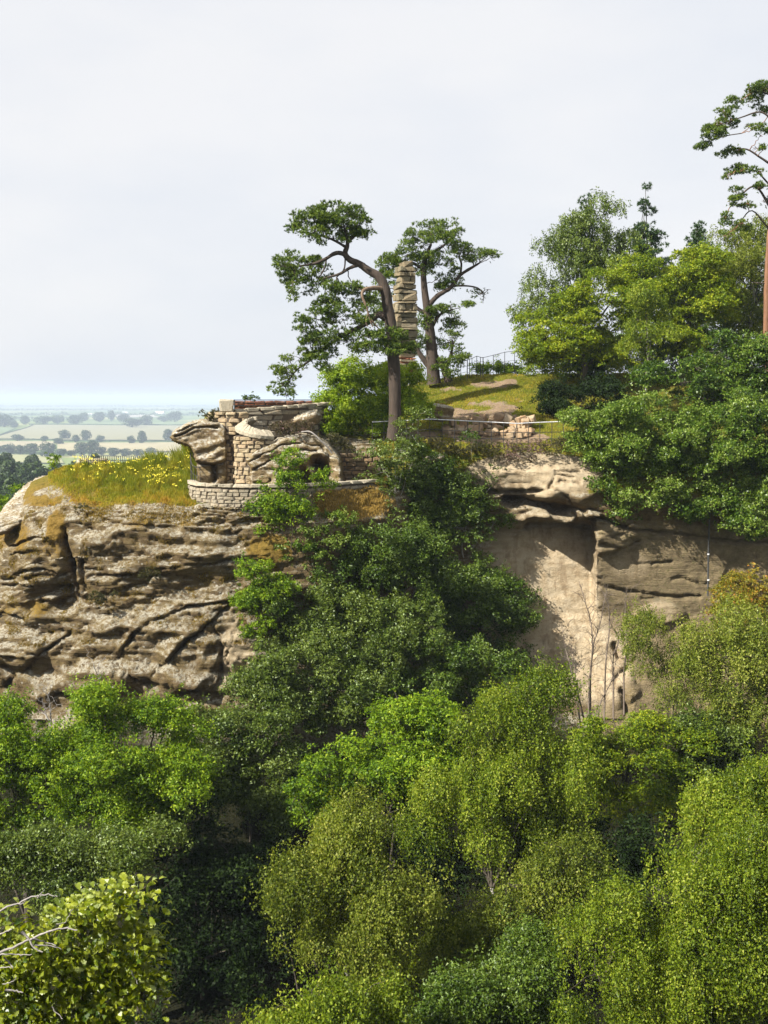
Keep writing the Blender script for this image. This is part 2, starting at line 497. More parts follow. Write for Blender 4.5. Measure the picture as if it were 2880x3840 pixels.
    col = mixc(t, 1.0, col, gain, 'MULTIPLY')
    t.links.new(col, pb.inputs['Base Color'])
    b = N(t, 'ShaderNodeBump', Strength=0.85, Distance=0.12)
    hgt = mathn(t, 'ADD', mathn(t, 'ADD', n2, mathn(t, 'MULTIPLY', n3, 0.45)), mathn(t, 'MULTIPLY', mathn(t, 'ADD', bed, fine), mathn(t, 'SUBTRACT', 0.7, mathn(t, 'MULTIPLY', attr(t, 'fresh'), 0.6)) if attribs else 0.7))
    t.links.new(hgt, b.inputs['Height'])
    t.links.new(b.outputs[0], pb.inputs['Normal'])
    t.links.new(pb.outputs[0], out.inputs['Surface'])
    return m

M_CLIFF = cliff_mat('sandstone_cliff')
M_ROCK = cliff_mat('sandstone_rock', False, (1.0, 0.985, 0.94))

# ------------------------------------------------------------------ the plain: one sheet to the horizon
def ground_height(x, y):
    z = 0.0 * x
    z = z + 72.0 * np.exp(-(((x + 150) / 120.0) ** 2 + ((y - 330) / 120.0) ** 2))
    z = z + 1.5 * vnoise(np.stack([x / 300, y / 300, 0 * x], -1), 5)
    return z

def build_ground():
    r = np.concatenate([np.linspace(-28000, -2500, 18), np.linspace(-2300, 2300, 120), np.linspace(2500, 28000, 18)])
    yy = np.concatenate([np.linspace(-3000, -200, 8), np.linspace(-100, 1500, 90), np.linspace(1600, 6000, 60), np.linspace(6500, 30000, 20)])
    X, Y = np.meshgrid(r, yy)
    Z = ground_height(X, Y)
    V = np.stack([X, Y, Z], -1).reshape(-1, 3)
    nx = len(r)
    i, j = np.meshgrid(np.arange(len(yy) - 1), np.arange(nx - 1), indexing='ij')
    a = i * nx + j
    Fq = np.stack([a, a + 1, a + nx + 1, a + nx], -1).reshape(-1, 4)
    m, t, out = new_mat('farmland')
    mp = t.nodes.new('ShaderNodeMapping')
    mp.inputs['Scale'].default_value = (1, 1, 0)
    t.links.new(objpos(t), mp.inputs['Vector'])
    vor = N(t, 'ShaderNodeTexVoronoi', Scale=0.0032, Randomness=0.9)
    t.links.new(mp.outputs[0], vor.inputs['Vector'])
    sp = t.nodes.new('ShaderNodeSeparateColor')
    t.links.new(vor.outputs['Color'], sp.inputs[0])
    col = ramp(t, sp.outputs[0], [(0.0, (0.10, 0.15, 0.05)), (0.35, (0.17, 0.21, 0.07)), (0.6, (0.28, 0.27, 0.12)), (0.8, (0.12, 0.17, 0.06)), (1.0, (0.36, 0.32, 0.18))], 'CONSTANT')
    n = noise(t, mp.outputs[0], 0.02, 4, 0.6)
    col = mixc(t, mathn(t, 'MULTIPLY', n, 0.4), col, (0.10, 0.13, 0.05))
    pb = N(t, 'ShaderNodeBsdfPrincipled', Roughness=1.0)
    pb.inputs['Specular IOR Level'].default_value = 0.0
    t.links.new(col, pb.inputs['Base Color'])
    t.links.new(pb.outputs[0], out.inputs['Surface'])
    o = link('ground', make_mesh('ground', V, Fq, m, None, True))
    tag(o, 'green farmland plain stretching to the hazy horizon', kind='structure')

build_ground()

def gp(px, py, extra=0.0):
    """pixel -> point on the flat plain (z about 0)"""
    du = -(py - 1920.0) / F
    vy = CT + du * ST
    vz = -ST + du * CT
    t = -(CAMZ - extra) / vz
    return ((px - 1440.0) / F * t, vy * t)

def field(corners, col, label):
    pts = [gp(*c) for c in corners]
    n = 8
    tl, tr, br, bl = [np.array(p) for p in pts]
    u = np.linspace(0, 1, n)
    top = tl + (tr - tl) * u[:, None]
    bot = bl + (br - bl) * u[:, None]
    g = bot[None] + (top - bot)[None] * u[:, None, None]
    V = np.concatenate([g, ground_height(g[..., 0], g[..., 1])[..., None] + 1.9], -1).reshape(-1, 3)
    i, j = np.meshgrid(np.arange(n - 1), np.arange(n - 1), indexing='ij')
    a = i * n + j
    Fq = np.stack([a, a + 1, a + n + 1, a + n], -1).reshape(-1, 4)
    col = tuple(0.5 * c + 0.015 for c in col)
    o = link('field', make_mesh('field', V, Fq, flat_mat('field_crop', col, 1.0, 0, 0.12, 0.03), None, True))
    tag(o, label, kind='structure')

field([(120, 1596), (760, 1596), (760, 1652), (-40, 1650)], (0.36, 0.34, 0.17), 'broad pale olive field across the plain')
field([(300, 1583), (760, 1583), (760, 1594), (160, 1594)], (0.20, 0.29, 0.08), 'thin bright green meadow behind the broad field')
field([(-60, 1604), (60, 1604), (-20, 1642), (-160, 1642)], (0.20, 0.29, 0.10), 'green meadow corner at the left edge of the plain')
field([(-40, 1657), (200, 1657), (200, 1690), (-60, 1690)], (0.50, 0.43, 0.24), 'pale stubble field behind the near hedgerow trees')
field([(215, 1662), (760, 1660), (760, 1697), (215, 1697)], (0.52, 0.44, 0.22), 'straw coloured field strip in the middle of the plain')
field([(-60, 1708), (220, 1712), (240, 1742), (-60, 1736)], (0.42, 0.42, 0.16), 'yellow green field just above the dark wood')
field([(430, 1553), (560, 1553), (600, 1566), (440, 1566)], (0.55, 0.50, 0.38), 'small cream field far out on the plain')

# ------------------------------------------------------------------ the cliff and hill: one profile sheet
# every column: photo x, then (photo y, distance) for 12 levels from the cliff foot to behind the ridge
COLS = [
    (-1500, [(2900, 75), (2700, 78), (2600, 80), (2500, 83), (2450, 86), (2400, 90), (2380, 93), (2360, 96), (2340, 98), (2330, 100), (2320, 102)]),
    (-600, [(2700, 60), (2500, 61), (2420, 62), (2340, 63), (2280, 64.5), (2240, 66), (2210, 67.5), (2180, 69), (2165, 71), (2150, 73), (2140, 75)]),
    (0,    [(2700, 56), (2450, 56.5), (2300, 57), (2160, 57.6), (2080, 58.3), (2040, 59.0), (2000, 60.0), (1970, 61.0), (1950, 62.0), (1938, 63.0), (1932, 64.5)]),
    (130,  [(2700, 55.5), (2450, 56), (2280, 56), (2100, 56.4), (2000, 57.2), (1930, 58.0), (1885, 59.0), (1850, 60.0), (1828, 61.0), (1808, 62.2), (1798, 63.5)]),
    (250,  [(2700, 55), (2450, 55.6), (2280, 56), (2080, 56), (1960, 56.8), (1900, 57.8), (1860, 58.8), (1820, 60), (1788, 61), (1765, 62), (1752, 63.5)]),
    (420,  [(2700, 54.6), (2450, 55.2), (2260, 55.6), (2080, 55.9), (1960, 56.4), (1915, 57.2), (1875, 58.4), (1830, 60), (1795, 61.5), (1765, 63), (1748, 65)]),
    (690,  [(2700, 54.4), (2450, 55), (2260, 55.5), (2080, 55.8), (1960, 56.2), (1915, 56.9), (1885, 57.6), (1855, 59), (1810, 61), (1768, 63), (1745, 65)]),
    (770,  [(2700, 54.4), (2450, 55), (2260, 55.4), (2080, 55.7), (1960, 56.0), (1900, 56.3), (1876, 57.8), (1862, 60.3), (1650, 61.8), (1570, 63), (1560, 66)]),
    (1000, [(2700, 54.4), (2450, 55.2), (2260, 55.8), (2080, 56.1), (1960, 56.2), (1904, 56.2), (1876, 57.8), (1860, 60.3), (1590, 62.3), (1560, 64), (1548, 68)]),
    (1230, [(2700, 55.2), (2450, 56.6), (2260, 56.8), (2080, 56.3), (1960, 56.0), (1846, 57.35), (1850, 58.4), (1856, 61.6), (1650, 62.8), (1610, 66), (1550, 70)]),
    (1420, [(2700, 57.2), (2450, 58.8), (2260, 59.4), (2080, 58.9), (1950, 58.2), (1815, 59.5), (1812, 60.5), (1800, 62), (1665, 62.6), (1625, 66), (1490, 72)]),
    (1600, [(2700, 59), (2450, 60.6), (2260, 61.6), (2080, 62), (1960, 61.9), (1850, 61.6), (1750, 61.8), (1690, 62.3), (1655, 63.2), (1575, 68), (1425, 78)]),
    (1780, [(2700, 59.6), (2450, 61.2), (2260, 62.2), (2080, 62.8), (1990, 63), (1880, 62.3), (1760, 62), (1685, 62.6), (1652, 63.5), (1560, 68), (1408, 78)]),
    (1900, [(2700, 59.8), (2450, 61.4), (2260, 62.4), (2080, 63), (1985, 63.3), (1865, 62), (1770, 61.7), (1700, 62.6), (1652, 63.8), (1560, 68), (1402, 78)]),
    (2080, [(2700, 60), (2450, 61.5), (2300, 62.5), (2100, 63.2), (1992, 63.5), (1862, 60.9), (1765, 61.3), (1705, 62.6), (1652, 63.8), (1560, 69), (1402, 79)]),
    (2212, [(2700, 60.2), (2450, 61.7), (2300, 62.6), (2110, 63.3), (1995, 63.6), (1900, 60.7), (1800, 61.2), (1718, 62.6), (1655, 63.8), (1570, 69), (1402, 79)]),
    (2236, [(2700, 60.2), (2450, 61.6), (2300, 61.9), (2110, 61.4), (1985, 61.1), (1905, 60.8), (1800, 61.2), (1720, 62.6), (1655, 63.8), (1570, 69), (1402, 79)]),
    (2450, [(2700, 60), (2450, 61.4), (2300, 61.8), (2110, 61.7), (1985, 61.6), (1900, 61), (1800, 61.3), (1720, 62.6), (1650, 64), (1560, 70), (1402, 80)]),
    (2880, [(2700, 59.6), (2450, 61), (2300, 61.8), (2110, 62), (1995, 61.9), (1900, 61), (1800, 61.3), (1720, 62.6), (1650, 64), (1540, 70), (1380, 80)]),
    (3600, [(2700, 59), (2450, 61), (2300, 61.6), (2110, 61.6), (1995, 61.8), (1900, 61.4), (1800, 61.6), (1720, 62.6), (1650, 64), (1540, 70), (1360, 80)]),
    (5200, [(2700, 59), (2450, 61), (2300, 61.6), (2110, 61.6), (1995, 61.8), (1900, 61.4), (1800, 61.6), (1720, 62.6), (1650, 64), (1540, 70), (1340, 80)]),
]
# grooves cut into the face: polyline in photo pixels, half width px, depth m
GROOVES = [
    ([(246, 1985), (255, 2060), (272, 2150), (290, 2240)], 11, 1.3),
    ([(300, 2100), (312, 2160), (318, 2200)], 7, 0.7),
    ([(130, 2250), (180, 2225), (240, 2215), (260, 2250), (200, 2270), (130, 2262)], 26, 1.5),
    ([(250, 1970), (300, 1968), (350, 1982)], 4, 0.45),
    ([(330, 2160), (480, 2150), (640, 2122), (780, 2110), (900, 2100), (1000, 2095)], 5, 0.42),
    ([(330, 2230), (400, 2222), (500, 2190)], 5, 0.35),
    ([(330, 2230), (400, 2232), (470, 2205), (560, 2180)], 4, 0.3),
    ([(430, 2480), (500, 2390), (560, 2330), (640, 2300), (720, 2275), (880, 2255)], 7, 0.55),
    ([(570, 2530), (640, 2470), (720, 2390), (800, 2320), (900, 2240)], 8, 0.75),
    ([(800, 2340), (830, 2420), (830, 2520), (810, 2600)], 7, 0.55),
    ([(880, 2370), (850, 2440), (835, 2500)], 4, 0.35),
    ([(350, 2490), (420, 2470), (520, 2560), (600, 2560)], 6, 0.4),
    ([(640, 2620), (740, 2580), (800, 2610), (930, 2640)], 7, 0.5),
    ([(0, 2575), (70, 2530), (170, 2440), (260, 2380)], 6, 0.5),
    ([(60, 2040), (120, 2020), (180, 2012)], 5, 0.4),
    ([(50, 2075), (100, 2062), (170, 2055)], 4, 0.35),
    ([(70, 2140), (140, 2130), (200, 2140)], 4, 0.3),
    ([(0, 2190), (60, 2188), (110, 2195)], 6, 0.4),
    ([(90, 2160), (170, 2150), (240, 2160)], 3.5, 0.3),
    ([(0, 2300), (60, 2310), (90, 2330)], 7, 0.4),
    ([(150, 2620), (230, 2600), (300, 2625)], 6, 0.4),
    ([(340, 1952), (430, 1965), (560, 1968), (660, 1975)], 4, 0.3),
    ([(620, 2005), (700, 1960), (730, 1930)], 4, 0.3),
    # right hand cliff
    ([(1740, 1846), (1900, 1846), (1990, 1842), (2030, 1836)], 7, 1.0),
    ([(1900, 1880), (1990, 1880), (2080, 1905), (2150, 1925)], 17, 1.6),
    ([(1980, 1968), (2120, 1972), (2215, 1978)], 14, 0.8),
    ([(2080, 1770), (2120, 1772), (2180, 1768)], 3, 0.3),
    ([(2080, 1782), (2150, 1790)], 3, 0.3),
    ([(2100, 1805), (2170, 1812)], 4, 0.35),
    ([(2075, 1800), (2060, 1825), (2120, 1860), (2150, 1900)], 4, 0.3),
    ([(2170, 1930), (2290, 1955), (2360, 1985), (2560, 2005), (2700, 2025), (2900, 2040)], 6, 0.5),
    ([(2250, 2045), (2330, 2055), (2400, 2030)], 5, 0.3),
    ([(2230, 1990), (2300, 2010), (2360, 1995)], 3, 0.2),
    ([(2450, 2115), (2520, 2112)], 4, 0.25),
    ([(2520, 2175), (2560, 2170), (2600, 2185), (2660, 2190)], 4, 0.25),
    ([(2230, 2190), (2330, 2215), (2480, 2235), (2620, 2232)], 5, 0.35),
    ([(2400, 2245), (2560, 2235)], 4, 0.25),
    ([(2300, 2420), (2330, 2480), (2370, 2500), (2300, 2540)], 9, 0.5),
    ([(2330, 2590), (2350, 2680)], 10, 0.5),
]
BULGES = [  # px, py, rx, ry, metres towards the viewer
    (120, 2090, 120, 110, 0.7), (560, 2060, 260, 90, 0.45), (620, 2330, 220, 45, 0.35), (700, 2480, 110, 110, 0.5),
    (330, 2560, 130, 70, 0.5), (60, 2430, 120, 70, 0.5), (140, 2560, 110, 60, 0.3), (900, 2480, 70, 110, 0.2),
    (2150, 1840, 90, 40, 0.4), (2290, 2030, 80, 35, 0.45), (2330, 1990, 90, 20, 0.35), (2095, 1938, 125, 18, 1.7),
    (2480, 2300, 80, 40, 0.35), (2320, 2580, 60, 70, 0.35), (2000, 1790, 160, 50, 0.2), (2100, 1960, 90, 10, 0.3),
]

def seg_dist(px, py, pl):
    d = np.full(px.shape, 1e9)
    for (x0, y0), (x1, y1) in zip(pl[:-1], pl[1:]):
        dx, dy = x1 - x0, y1 - y0
        t = np.clip(((px - x0) * dx + (py - y0) * dy) / (dx * dx + dy * dy), 0, 1)
        d = np.minimum(d, np.hypot(px - (x0 + t * dx), py - (y0 + t * dy)))
    return d

def blob(px, py, cx, cy, rx, ry, soft=0.5):
    d = np.sqrt(((px - cx) / rx) ** 2 + ((py - cy) / ry) ** 2)
    return smooth01((1 + soft - d) / (2 * soft))

GRID = {}
def build_cliff():
    cx = np.array([c[0] for c in COLS], float)
    prof_y = np.array([[p[0] for p in c[1]] for c in COLS], float)     # photo y
    prof_Y = np.array([[p[1] for p in c[1]] for c in COLS], float)     # distance
    us = np.concatenate([np.linspace(-1500, -300, 30, endpoint=False), np.linspace(-300, 2200, 400, endpoint=False),
                         np.linspace(2200, 2250, 16, endpoint=False), np.linspace(2250, 3100, 130, endpoint=False), np.linspace(3100, 5200, 30)])
    nrow = [22, 26, 30, 20, 24, 14, 12, 30, 24, 26]
    vt = np.concatenate([np.linspace(i, i + 1, n, endpoint=False) for i, n in enumerate(nrow)] + [[10.0]])
    U, Vv = np.meshgrid(us, vt)
    iu = np.clip(np.searchsorted(cx, U, side='right') - 1, 0, len(cx) - 2)
    fu = (U - cx[iu]) / (cx[iu + 1] - cx[iu])
    fu = np.clip(fu, 0, 1)
    fu = 0.5 * fu + 0.5 * smooth01(fu)
    iv = np.clip(np.floor(Vv).astype(int), 0, 9)
    fv = Vv - iv
    fs = 0.6 * fv + 0.4 * smooth01(fv)
    def samp(A):
        a = A[iu, iv] * (1 - fs) + A[iu, iv + 1] * fs
        b = A[iu + 1, iv] * (1 - fs) + A[iu + 1, iv + 1] * fs
        return a * (1 - fu) + b * fu
    PY, YY = samp(prof_y), samp(prof_Y)
    PX = U
    W = Pn(PX, PY, YY)
    # lower slope into the ravine and up to the ledge where the viewer stands
    foot = W[0]
    rows_low = []
    lows = [(2.0, 2.0), (8.0, 9.0), (16.0, 14.0), (30.0, 15.5), (42.0, 11.0), (50.0, 1.0), (54.0, -14.0), (57.0, -15.5), (75.0, -15.0)]   # how much nearer, how much lower than the foot
    for dy, dz in lows:
        r = foot.copy()
        r[:, 1] -= dy
        r[:, 2] -= dz
        rows_low.append(r)
    low = np.array(rows_low[::-1])
    tt = np.linspace(0, len(low) - 0.001, 60)
    full = np.concatenate([low, foot[None]], 0)
    li = np.clip(np.floor(tt).astype(int), 0, len(full) - 2)
    lf = (tt - li)[:, None, None]
    low = (full[li] * (1 - lf) + full[li + 1] * lf)
    # behind the ridge down to the plain
    ridge = W[-1]
    hi = []
    for dy, dz in [(1.5, 0.15), (4, 0.8), (9, 3.5), (18, 12), (40, 45), (95, 112)]:
        r = ridge.copy()
        r[:, 1] += dy
        r[:, 2] -= dz
        hi.append(r)
    hi = np.array(hi)
    nl, nm, nh = len(low), len(W), len(hi)
    G = np.concatenate([low, W, hi], 0)
    # photo pixel of each vertex of the sheet
    d = G - CAMV
    fwd = d[..., 1] * CT - d[..., 2] * ST
    up = d[..., 1] * ST + d[..., 2] * CT
    gx = 1440 + F * d[..., 0] / np.maximum(fwd, 0.5)
    gy = 1920 - F * up / np.maximum(fwd, 0.5)
    face = np.zeros(G.shape[:2])
    face[nl:nl + nm] = 1 - smooth01((Vv - 5.4) / 1.2)
    face[nl - 8:nl] = np.linspace(0, 1, 8)[:, None]
    # rocky where the terrain sheet steps up behind the lookout too
    step = np.zeros_like(face)
    step[nl:nl + nm] = smooth01((Vv - 6.8) / 0.3) * (1 - smooth01((Vv - 8.2) / 0.4)) * smooth01((PX - 700) / 60) * (1 - smooth01((PX - 1380) / 60))
    rock = np.maximum(face, step)
    # normals
    du = np.gradient(G, axis=1)
    dv = np.gradient(G, axis=0)
    nn = np.cross(du, dv)
    nn /= np.linalg.norm(nn, axis=-1, keepdims=True) + 1e-9
    pos = G
    # bedding: hard beds stand proud, soft ones sit back
    warp = 0.5 * fbm(pos * 0.22, 3, 40) + 0.10 * pos[..., 0] * 0.6
    left = 1 - smooth01((gx - 900) / 300)
    def beds(th, seed, sharp):
        zz = (pos[..., 2] + warp) / th
        i = np.floor(zz)
        f = zz - i
        k = (i * 0).astype(np.int64)
        lat = np.floor(pos[..., 0] / (th * 14) + hash3(i, k, k, seed + 5) * 7)
        h0 = hash3(i, lat.astype(np.int64) * 0, k, seed)
        h1 = hash3(i + 1, lat.astype(np.int64) * 0, k, seed)
        s = smooth01((f - (1 - sharp)) / sharp)
        return (h0 * (1 - s) + h1 * s) * 2 - 1
    mod = smooth01(0.5 + 0.9 * fbm(pos * 0.35, 3, 77))
    disp = beds(0.75, 1, 0.2) * 0.17 * left + beds(0.27, 2, 0.2) * 0.085 * (0.35 + 0.65 * left) * (0.3 + 0.7 * mod)
    disp = disp + 0.40 * fbm(pos * 0.30, 3, 9) * (0.4 + 0.6 * left) + 0.13 * fbm(pos * 0.9, 3, 21) + 0.10 * fbm(pos * np.array([1.8, 1.8, 6.5]), 4, 33)
    bl = fbm(pos * np.array([0.30, 0.30, 0.85]) + 0.22 * fbm(pos * 1.1, 2, 58)[..., None], 3, 57) * 5.0
    bi = np.floor(bl); bf = smooth01((bl - bi - 0.82) / 0.18)
    disp = disp + 0.12 * (bi + bf) * (0.45 + 0.55 * left)
    pit = fbm(pos * np.array([3.0, 3.0, 5.0]), 2, 55)
    disp = disp - 0.16 * smooth01((pit - 0.28) / 0.25) * left
    alc = blob(gx, gy, 2060, 2230, 170, 260, 0.4) * (1 - smooth01((gx - 2215) / 20))
    disp = disp * (1 - 0.5 * alc)
    disp = disp * (1 - 0.55 * smooth01((gx - 2240) / 40))
    disp = disp * rock
    # turf gets gentle lumps
    disp = disp + (1 - rock) * (0.10 * fbm(pos * 0.7, 3, 61) + 0.05 * fbm(pos * 2.5, 2, 63))
    G2 = G + nn * disp[..., None]
    cut = np.zeros_like(face); groove = np.zeros_like(face)
    for pl, w, dep in GROOVES:
        jx = gx + 9 * fbm(pos * 1.6, 2, 81)
        jy = gy + 9 * fbm(pos * 1.6, 2, 83)
        ds = seg_dist(jx, jy, pl)
        kw = 0.75 if pl[0][0] < 1000 and w < 15 else 1.0
        if pl[0][0] < 1000:
            vary = smooth01(0.55 + 1.1 * fbm(pos * 0.8, 2, 87))
            kw = kw * (0.6 + 0.6 * vary)
            dep = dep * (0.35 + 0.75 * vary)
        groove = np.maximum(groove, dep * np.exp(-(ds / (w * kw)) ** 2))
        if pl[0][0] < 1000 and len(pl) > 2 and pl is not GROOVES[2][0]:      # the bed above stands proud of the one below
            xs = np.array([q[0] for q in pl], float); ys = np.array([q[1] for q in pl], float)
            o = np.argsort(xs)
            above = smooth01((np.interp(jx, xs[o], ys[o]) - jy) / 5.0 + 0.5)
            cut = cut - 0.38 * dep * above * np.exp(-ds / 34.0)
    out = np.zeros_like(face)
    for bx, by, rx, ry, dep in BULGES:
        wj = fbm(pos * 0.9 + bx, 3, 85)
        dd = np.sqrt(((gx + 45 * wj - bx) / rx) ** 2 + ((gy - 30 * wj - by) / ry) ** 2)
        out = np.maximum(out, dep * smooth01((1.25 - dd) / 0.5))
    fm = np.zeros_like(face)
    fm[nl:nl + nm] = 1 - smooth01((Vv - 7.5) / 0.5)
    G2[..., 1] += (groove + cut * (1 - np.clip(groove * 2, 0, 1)) - out) * fm
    # surface cover
    nz = 0.25 * fbm(pos * 0.8, 3, 91)
    grass = np.zeros_like(face); dry = np.zeros_like(face); soil = np.zeros_like(face); fresh = np.zeros_like(face); old = np.zeros_like(face); litter = np.zeros_like(face)
    v_all = np.full(G.shape[:2], -1.0)
    v_all[nl:nl + nm] = Vv
    v_all[nl + nm:] = 11
    nz2 = 0.5 * fbm(pos * 0.5, 3, 95)
    top = smooth01((v_all - 5.1 + nz2) / 0.6)
    grass = np.maximum(grass, top * 1.0)
    # bare rock shoulders on the left silhouette
    grass *= 1 - blob(gx, gy, 120, 1880, 150, 75, 0.5) * smooth01((0.45 + 1.5 * fbm(pos * 0.6, 3, 99)))
    grass *= 1 - blob(gx, gy, 170, 2010, 75, 90, 0.4) * 0.9
    grass *= 1 - step
    grass = np.maximum(grass, blob(gx, gy, 60, 2010, 90, 90, 0.6) * (0.55 + nz))
    grass = np.maximum(grass, blob(gx, gy, 225, 1980, 35, 60, 0.6) * 0.8)
    grass = np.maximum(grass, blob(gx, gy, 90, 2290, 110, 40, 0.6) * (0.55 + nz))
    grass = np.maximum(grass, blob(gx, gy, 210, 2050, 60, 45, 0.6) * (0.50 + nz))
    grass = np.maximum(grass, blob(gx, gy, 400, 2250, 120, 30, 0.6) * (0.45 + nz))
    grass = np.maximum(grass, blob(gx, gy, 560, 1965, 250, 22, 0.7) * (0.5 + 1.4 * nz))
    grass = np.maximum(grass, blob(gx, gy, 1320, 1880, 150, 70, 0.5) * 0.95)
    grass = np.maximum(grass, blob(gx, gy, 1010, 2060, 110, 70, 0.6) * 0.7)
    grass = np.maximum(grass, blob(gx, gy, 2350, 2600, 60, 90, 0.6) * 0.4)
    dry = np.clip(blob(gx, gy, 180, 1960, 300, 160, 0.5) * 0.9 + blob(gx, gy, 1330, 1890, 160, 90, 0.5) + smooth01((gy - 1885) / 60) * 0.9 + 0.5 * nz, 0, 1)
    rt = smooth01((gx - 1700) / 80)
    sm = blob(gx, gy, 1820, 1545, 130, 40, 0.7) * (0.75 + 1.2 * nz) + blob(gx, gy, 1800, 1640, 260, 26, 0.4) + blob(gx, gy, 1860, 1440, 90, 14, 0.6) * 0.9 + blob(gx, gy, 1690, 1463, 50, 9, 0.7) * 0.7
    soil = smooth01((sm + 0.9 * fbm(pos * 0.9, 3, 97) - 0.35) / 0.35) * (sm > 0.02) * smooth01((v_all - 6.9) / 0.4)
    grass *= 1 - soil * 0.95
    grass *= 1 - blob(gx, gy, 2000, 1780, 260, 85, 0.2) * (1 - smooth01((v_all - 7.2) / 0.3))
    fresh = np.clip(blob(gx, gy, 2040, 2280, 260, 340, 0.35) * (1 - smooth01((gx - 2240) / 30)) + blob(gx, gy, 2010, 1780, 260, 80, 0.3) * 0.85 + blob(gx, gy, 2260, 2480, 110, 170, 0.3) + blob(gx, gy, 2360, 2120, 80, 60, 0.4) * 0.6 + blob(gx, gy, 890, 2450, 60, 140, 0.3) * 0.6 + blob(gx, gy, 2470, 2290, 60, 40, 0.4) * 0.7, 0, 1)  # pale rock; the small blob on the right face paints a sunlit patch
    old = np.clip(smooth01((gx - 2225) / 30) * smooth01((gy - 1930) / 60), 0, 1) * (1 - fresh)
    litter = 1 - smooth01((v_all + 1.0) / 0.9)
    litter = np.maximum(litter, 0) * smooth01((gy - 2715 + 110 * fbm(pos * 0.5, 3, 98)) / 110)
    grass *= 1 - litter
    A = {'grass': grass, 'dry': dry, 'soil': soil, 'fresh': fresh, 'old': old, 'litter': litter}
    nr, nc = G2.shape[:2]
    i, j = np.meshgrid(np.arange(nr - 1), np.arange(nc - 1), indexing='ij')
    a = i * nc + j
    Fq = np.stack([a, a + 1, a + nc + 1, a + nc], -1).reshape(-1, 4)
    me = make_mesh('cliff', G2.reshape(-1, 3), Fq, M_CLIFF, {k: ('POINT', v) for k, v in A.items()}, True)
    o = link('cliff', me)
    tag(o, 'weathered sandstone cliff and grassy hilltop across the ravine', kind='structure')
    GRID.update(G=G2, gx=gx, gy=gy, grass=grass, dry=dry, v=v_all, nl=nl, nm=nm)

build_cliff()

_gflat = GRID['G'].reshape(-1, 3)
def ground_at(x, y, below=None):
    d = (_gflat[:, 0] - x) ** 2 + (_gflat[:, 1] - y) ** 2
    k = np.argsort(d)[:24]
    zz = _gflat[k, 2]
    if below is not None:
        ok = zz < below
        if ok.any():
            return float(zz[ok].max())
        return float(zz.min())
    return float(zz[0])

# ------------------------------------------------------------------ foliage
def unit(v):
    return v / (np.linalg.norm(v, axis=-1, keepdims=True) + 1e-9)

def leaf_quads(C, Nrm, length, width, tdir=None, tw=0.0, fold=0.0):
    """rhombic leaves: centre, normal, length, width"""
    n = len(C)
    t = RNG.normal(size=(n, 3))
    if tdir is not None:
        t = t * (1 - tw) + np.asarray(tdir)[None] * tw * 1.6
    t = unit(t - Nrm * (t * Nrm).sum(-1, keepdims=True))
    b = np.cross(Nrm, t)
    L = (length * RNG.uniform(0.7, 1.3, n))[:, None] * 0.5
    Wd = (width * RNG.uniform(0.7, 1.3, n))[:, None] * 0.5
    V = np.stack([C - t * L * 0.9 + b * Wd * 0.95, C - t * L * 0.7 - b * Wd * 1.05 + Nrm * fold * Wd, C + t * L * 1.1], 1)
    Fq = np.arange(n * 3).reshape(n, 3)
    return V.reshape(-1, 3), Fq

def lobes_px(L, Y, depth=0.9):
    """lobes in photo pixels (px, py, rx, ry[, dY[, depth factor]]) -> world ellipsoids"""
    out = []
    for l in L:
        px, py, rx, ry = l[:4]
        dY = l[4] if len(l) > 4 else 0.0
        df = l[5] if len(l) > 5 else depth
        c = Pn(px, py, Y + dY)
        s = 1.0 / ppm(Y + dY)
        out.append((*c, rx * s, (rx + ry) * 0.5 * s * df, ry * s))
    return np.array(out)

def sample_clumps(E, n, inner=0.45, rough=0.28, seed=0, front=0.6, under=0.5):
    n = max(int(n), 2)
    area = (E[:, 3] * E[:, 5]) ** 0.9
    out, dirs = [], []
    need = n
    for _ in range(6):
        k = RNG.choice(len(E), size=need * 2, p=area / area.sum())
        d = unit(RNG.normal(size=(need * 2, 3)))
        keep = RNG.uniform(size=need * 2) < (1 - front * smooth01(d[:, 1] * 1.2)) * (1 - under * smooth01(-d[:, 2]))
        k, d = k[keep], d[keep]
        rad = inner + (1 - inner) * RNG.uniform(size=len(k)) ** 0.55
        rad = rad * (1 + rough * fbm(d * 2.1 + E[k, :3] * 0.7, 2, seed))
        c = E[k, :3] + d * E[k, 3:6] * rad[:, None]
        # thin out what lies deep inside another lobe
        deep = np.zeros(len(c), bool)
        for e in (E if len(E) < 90 else ()):
            q = (((c - e[:3]) / e[3:6]) ** 2).sum(-1)
            deep |= q < 0.22
        ok = (~deep) | (RNG.uniform(size=len(c)) < 0.15)
        out.append(c[ok]); dirs.append(d[ok])
        need = n - sum(len(o) for o in out)
        if need <= 0:
            break
    return np.concatenate(out)[:n], np.concatenate(dirs)[:n]

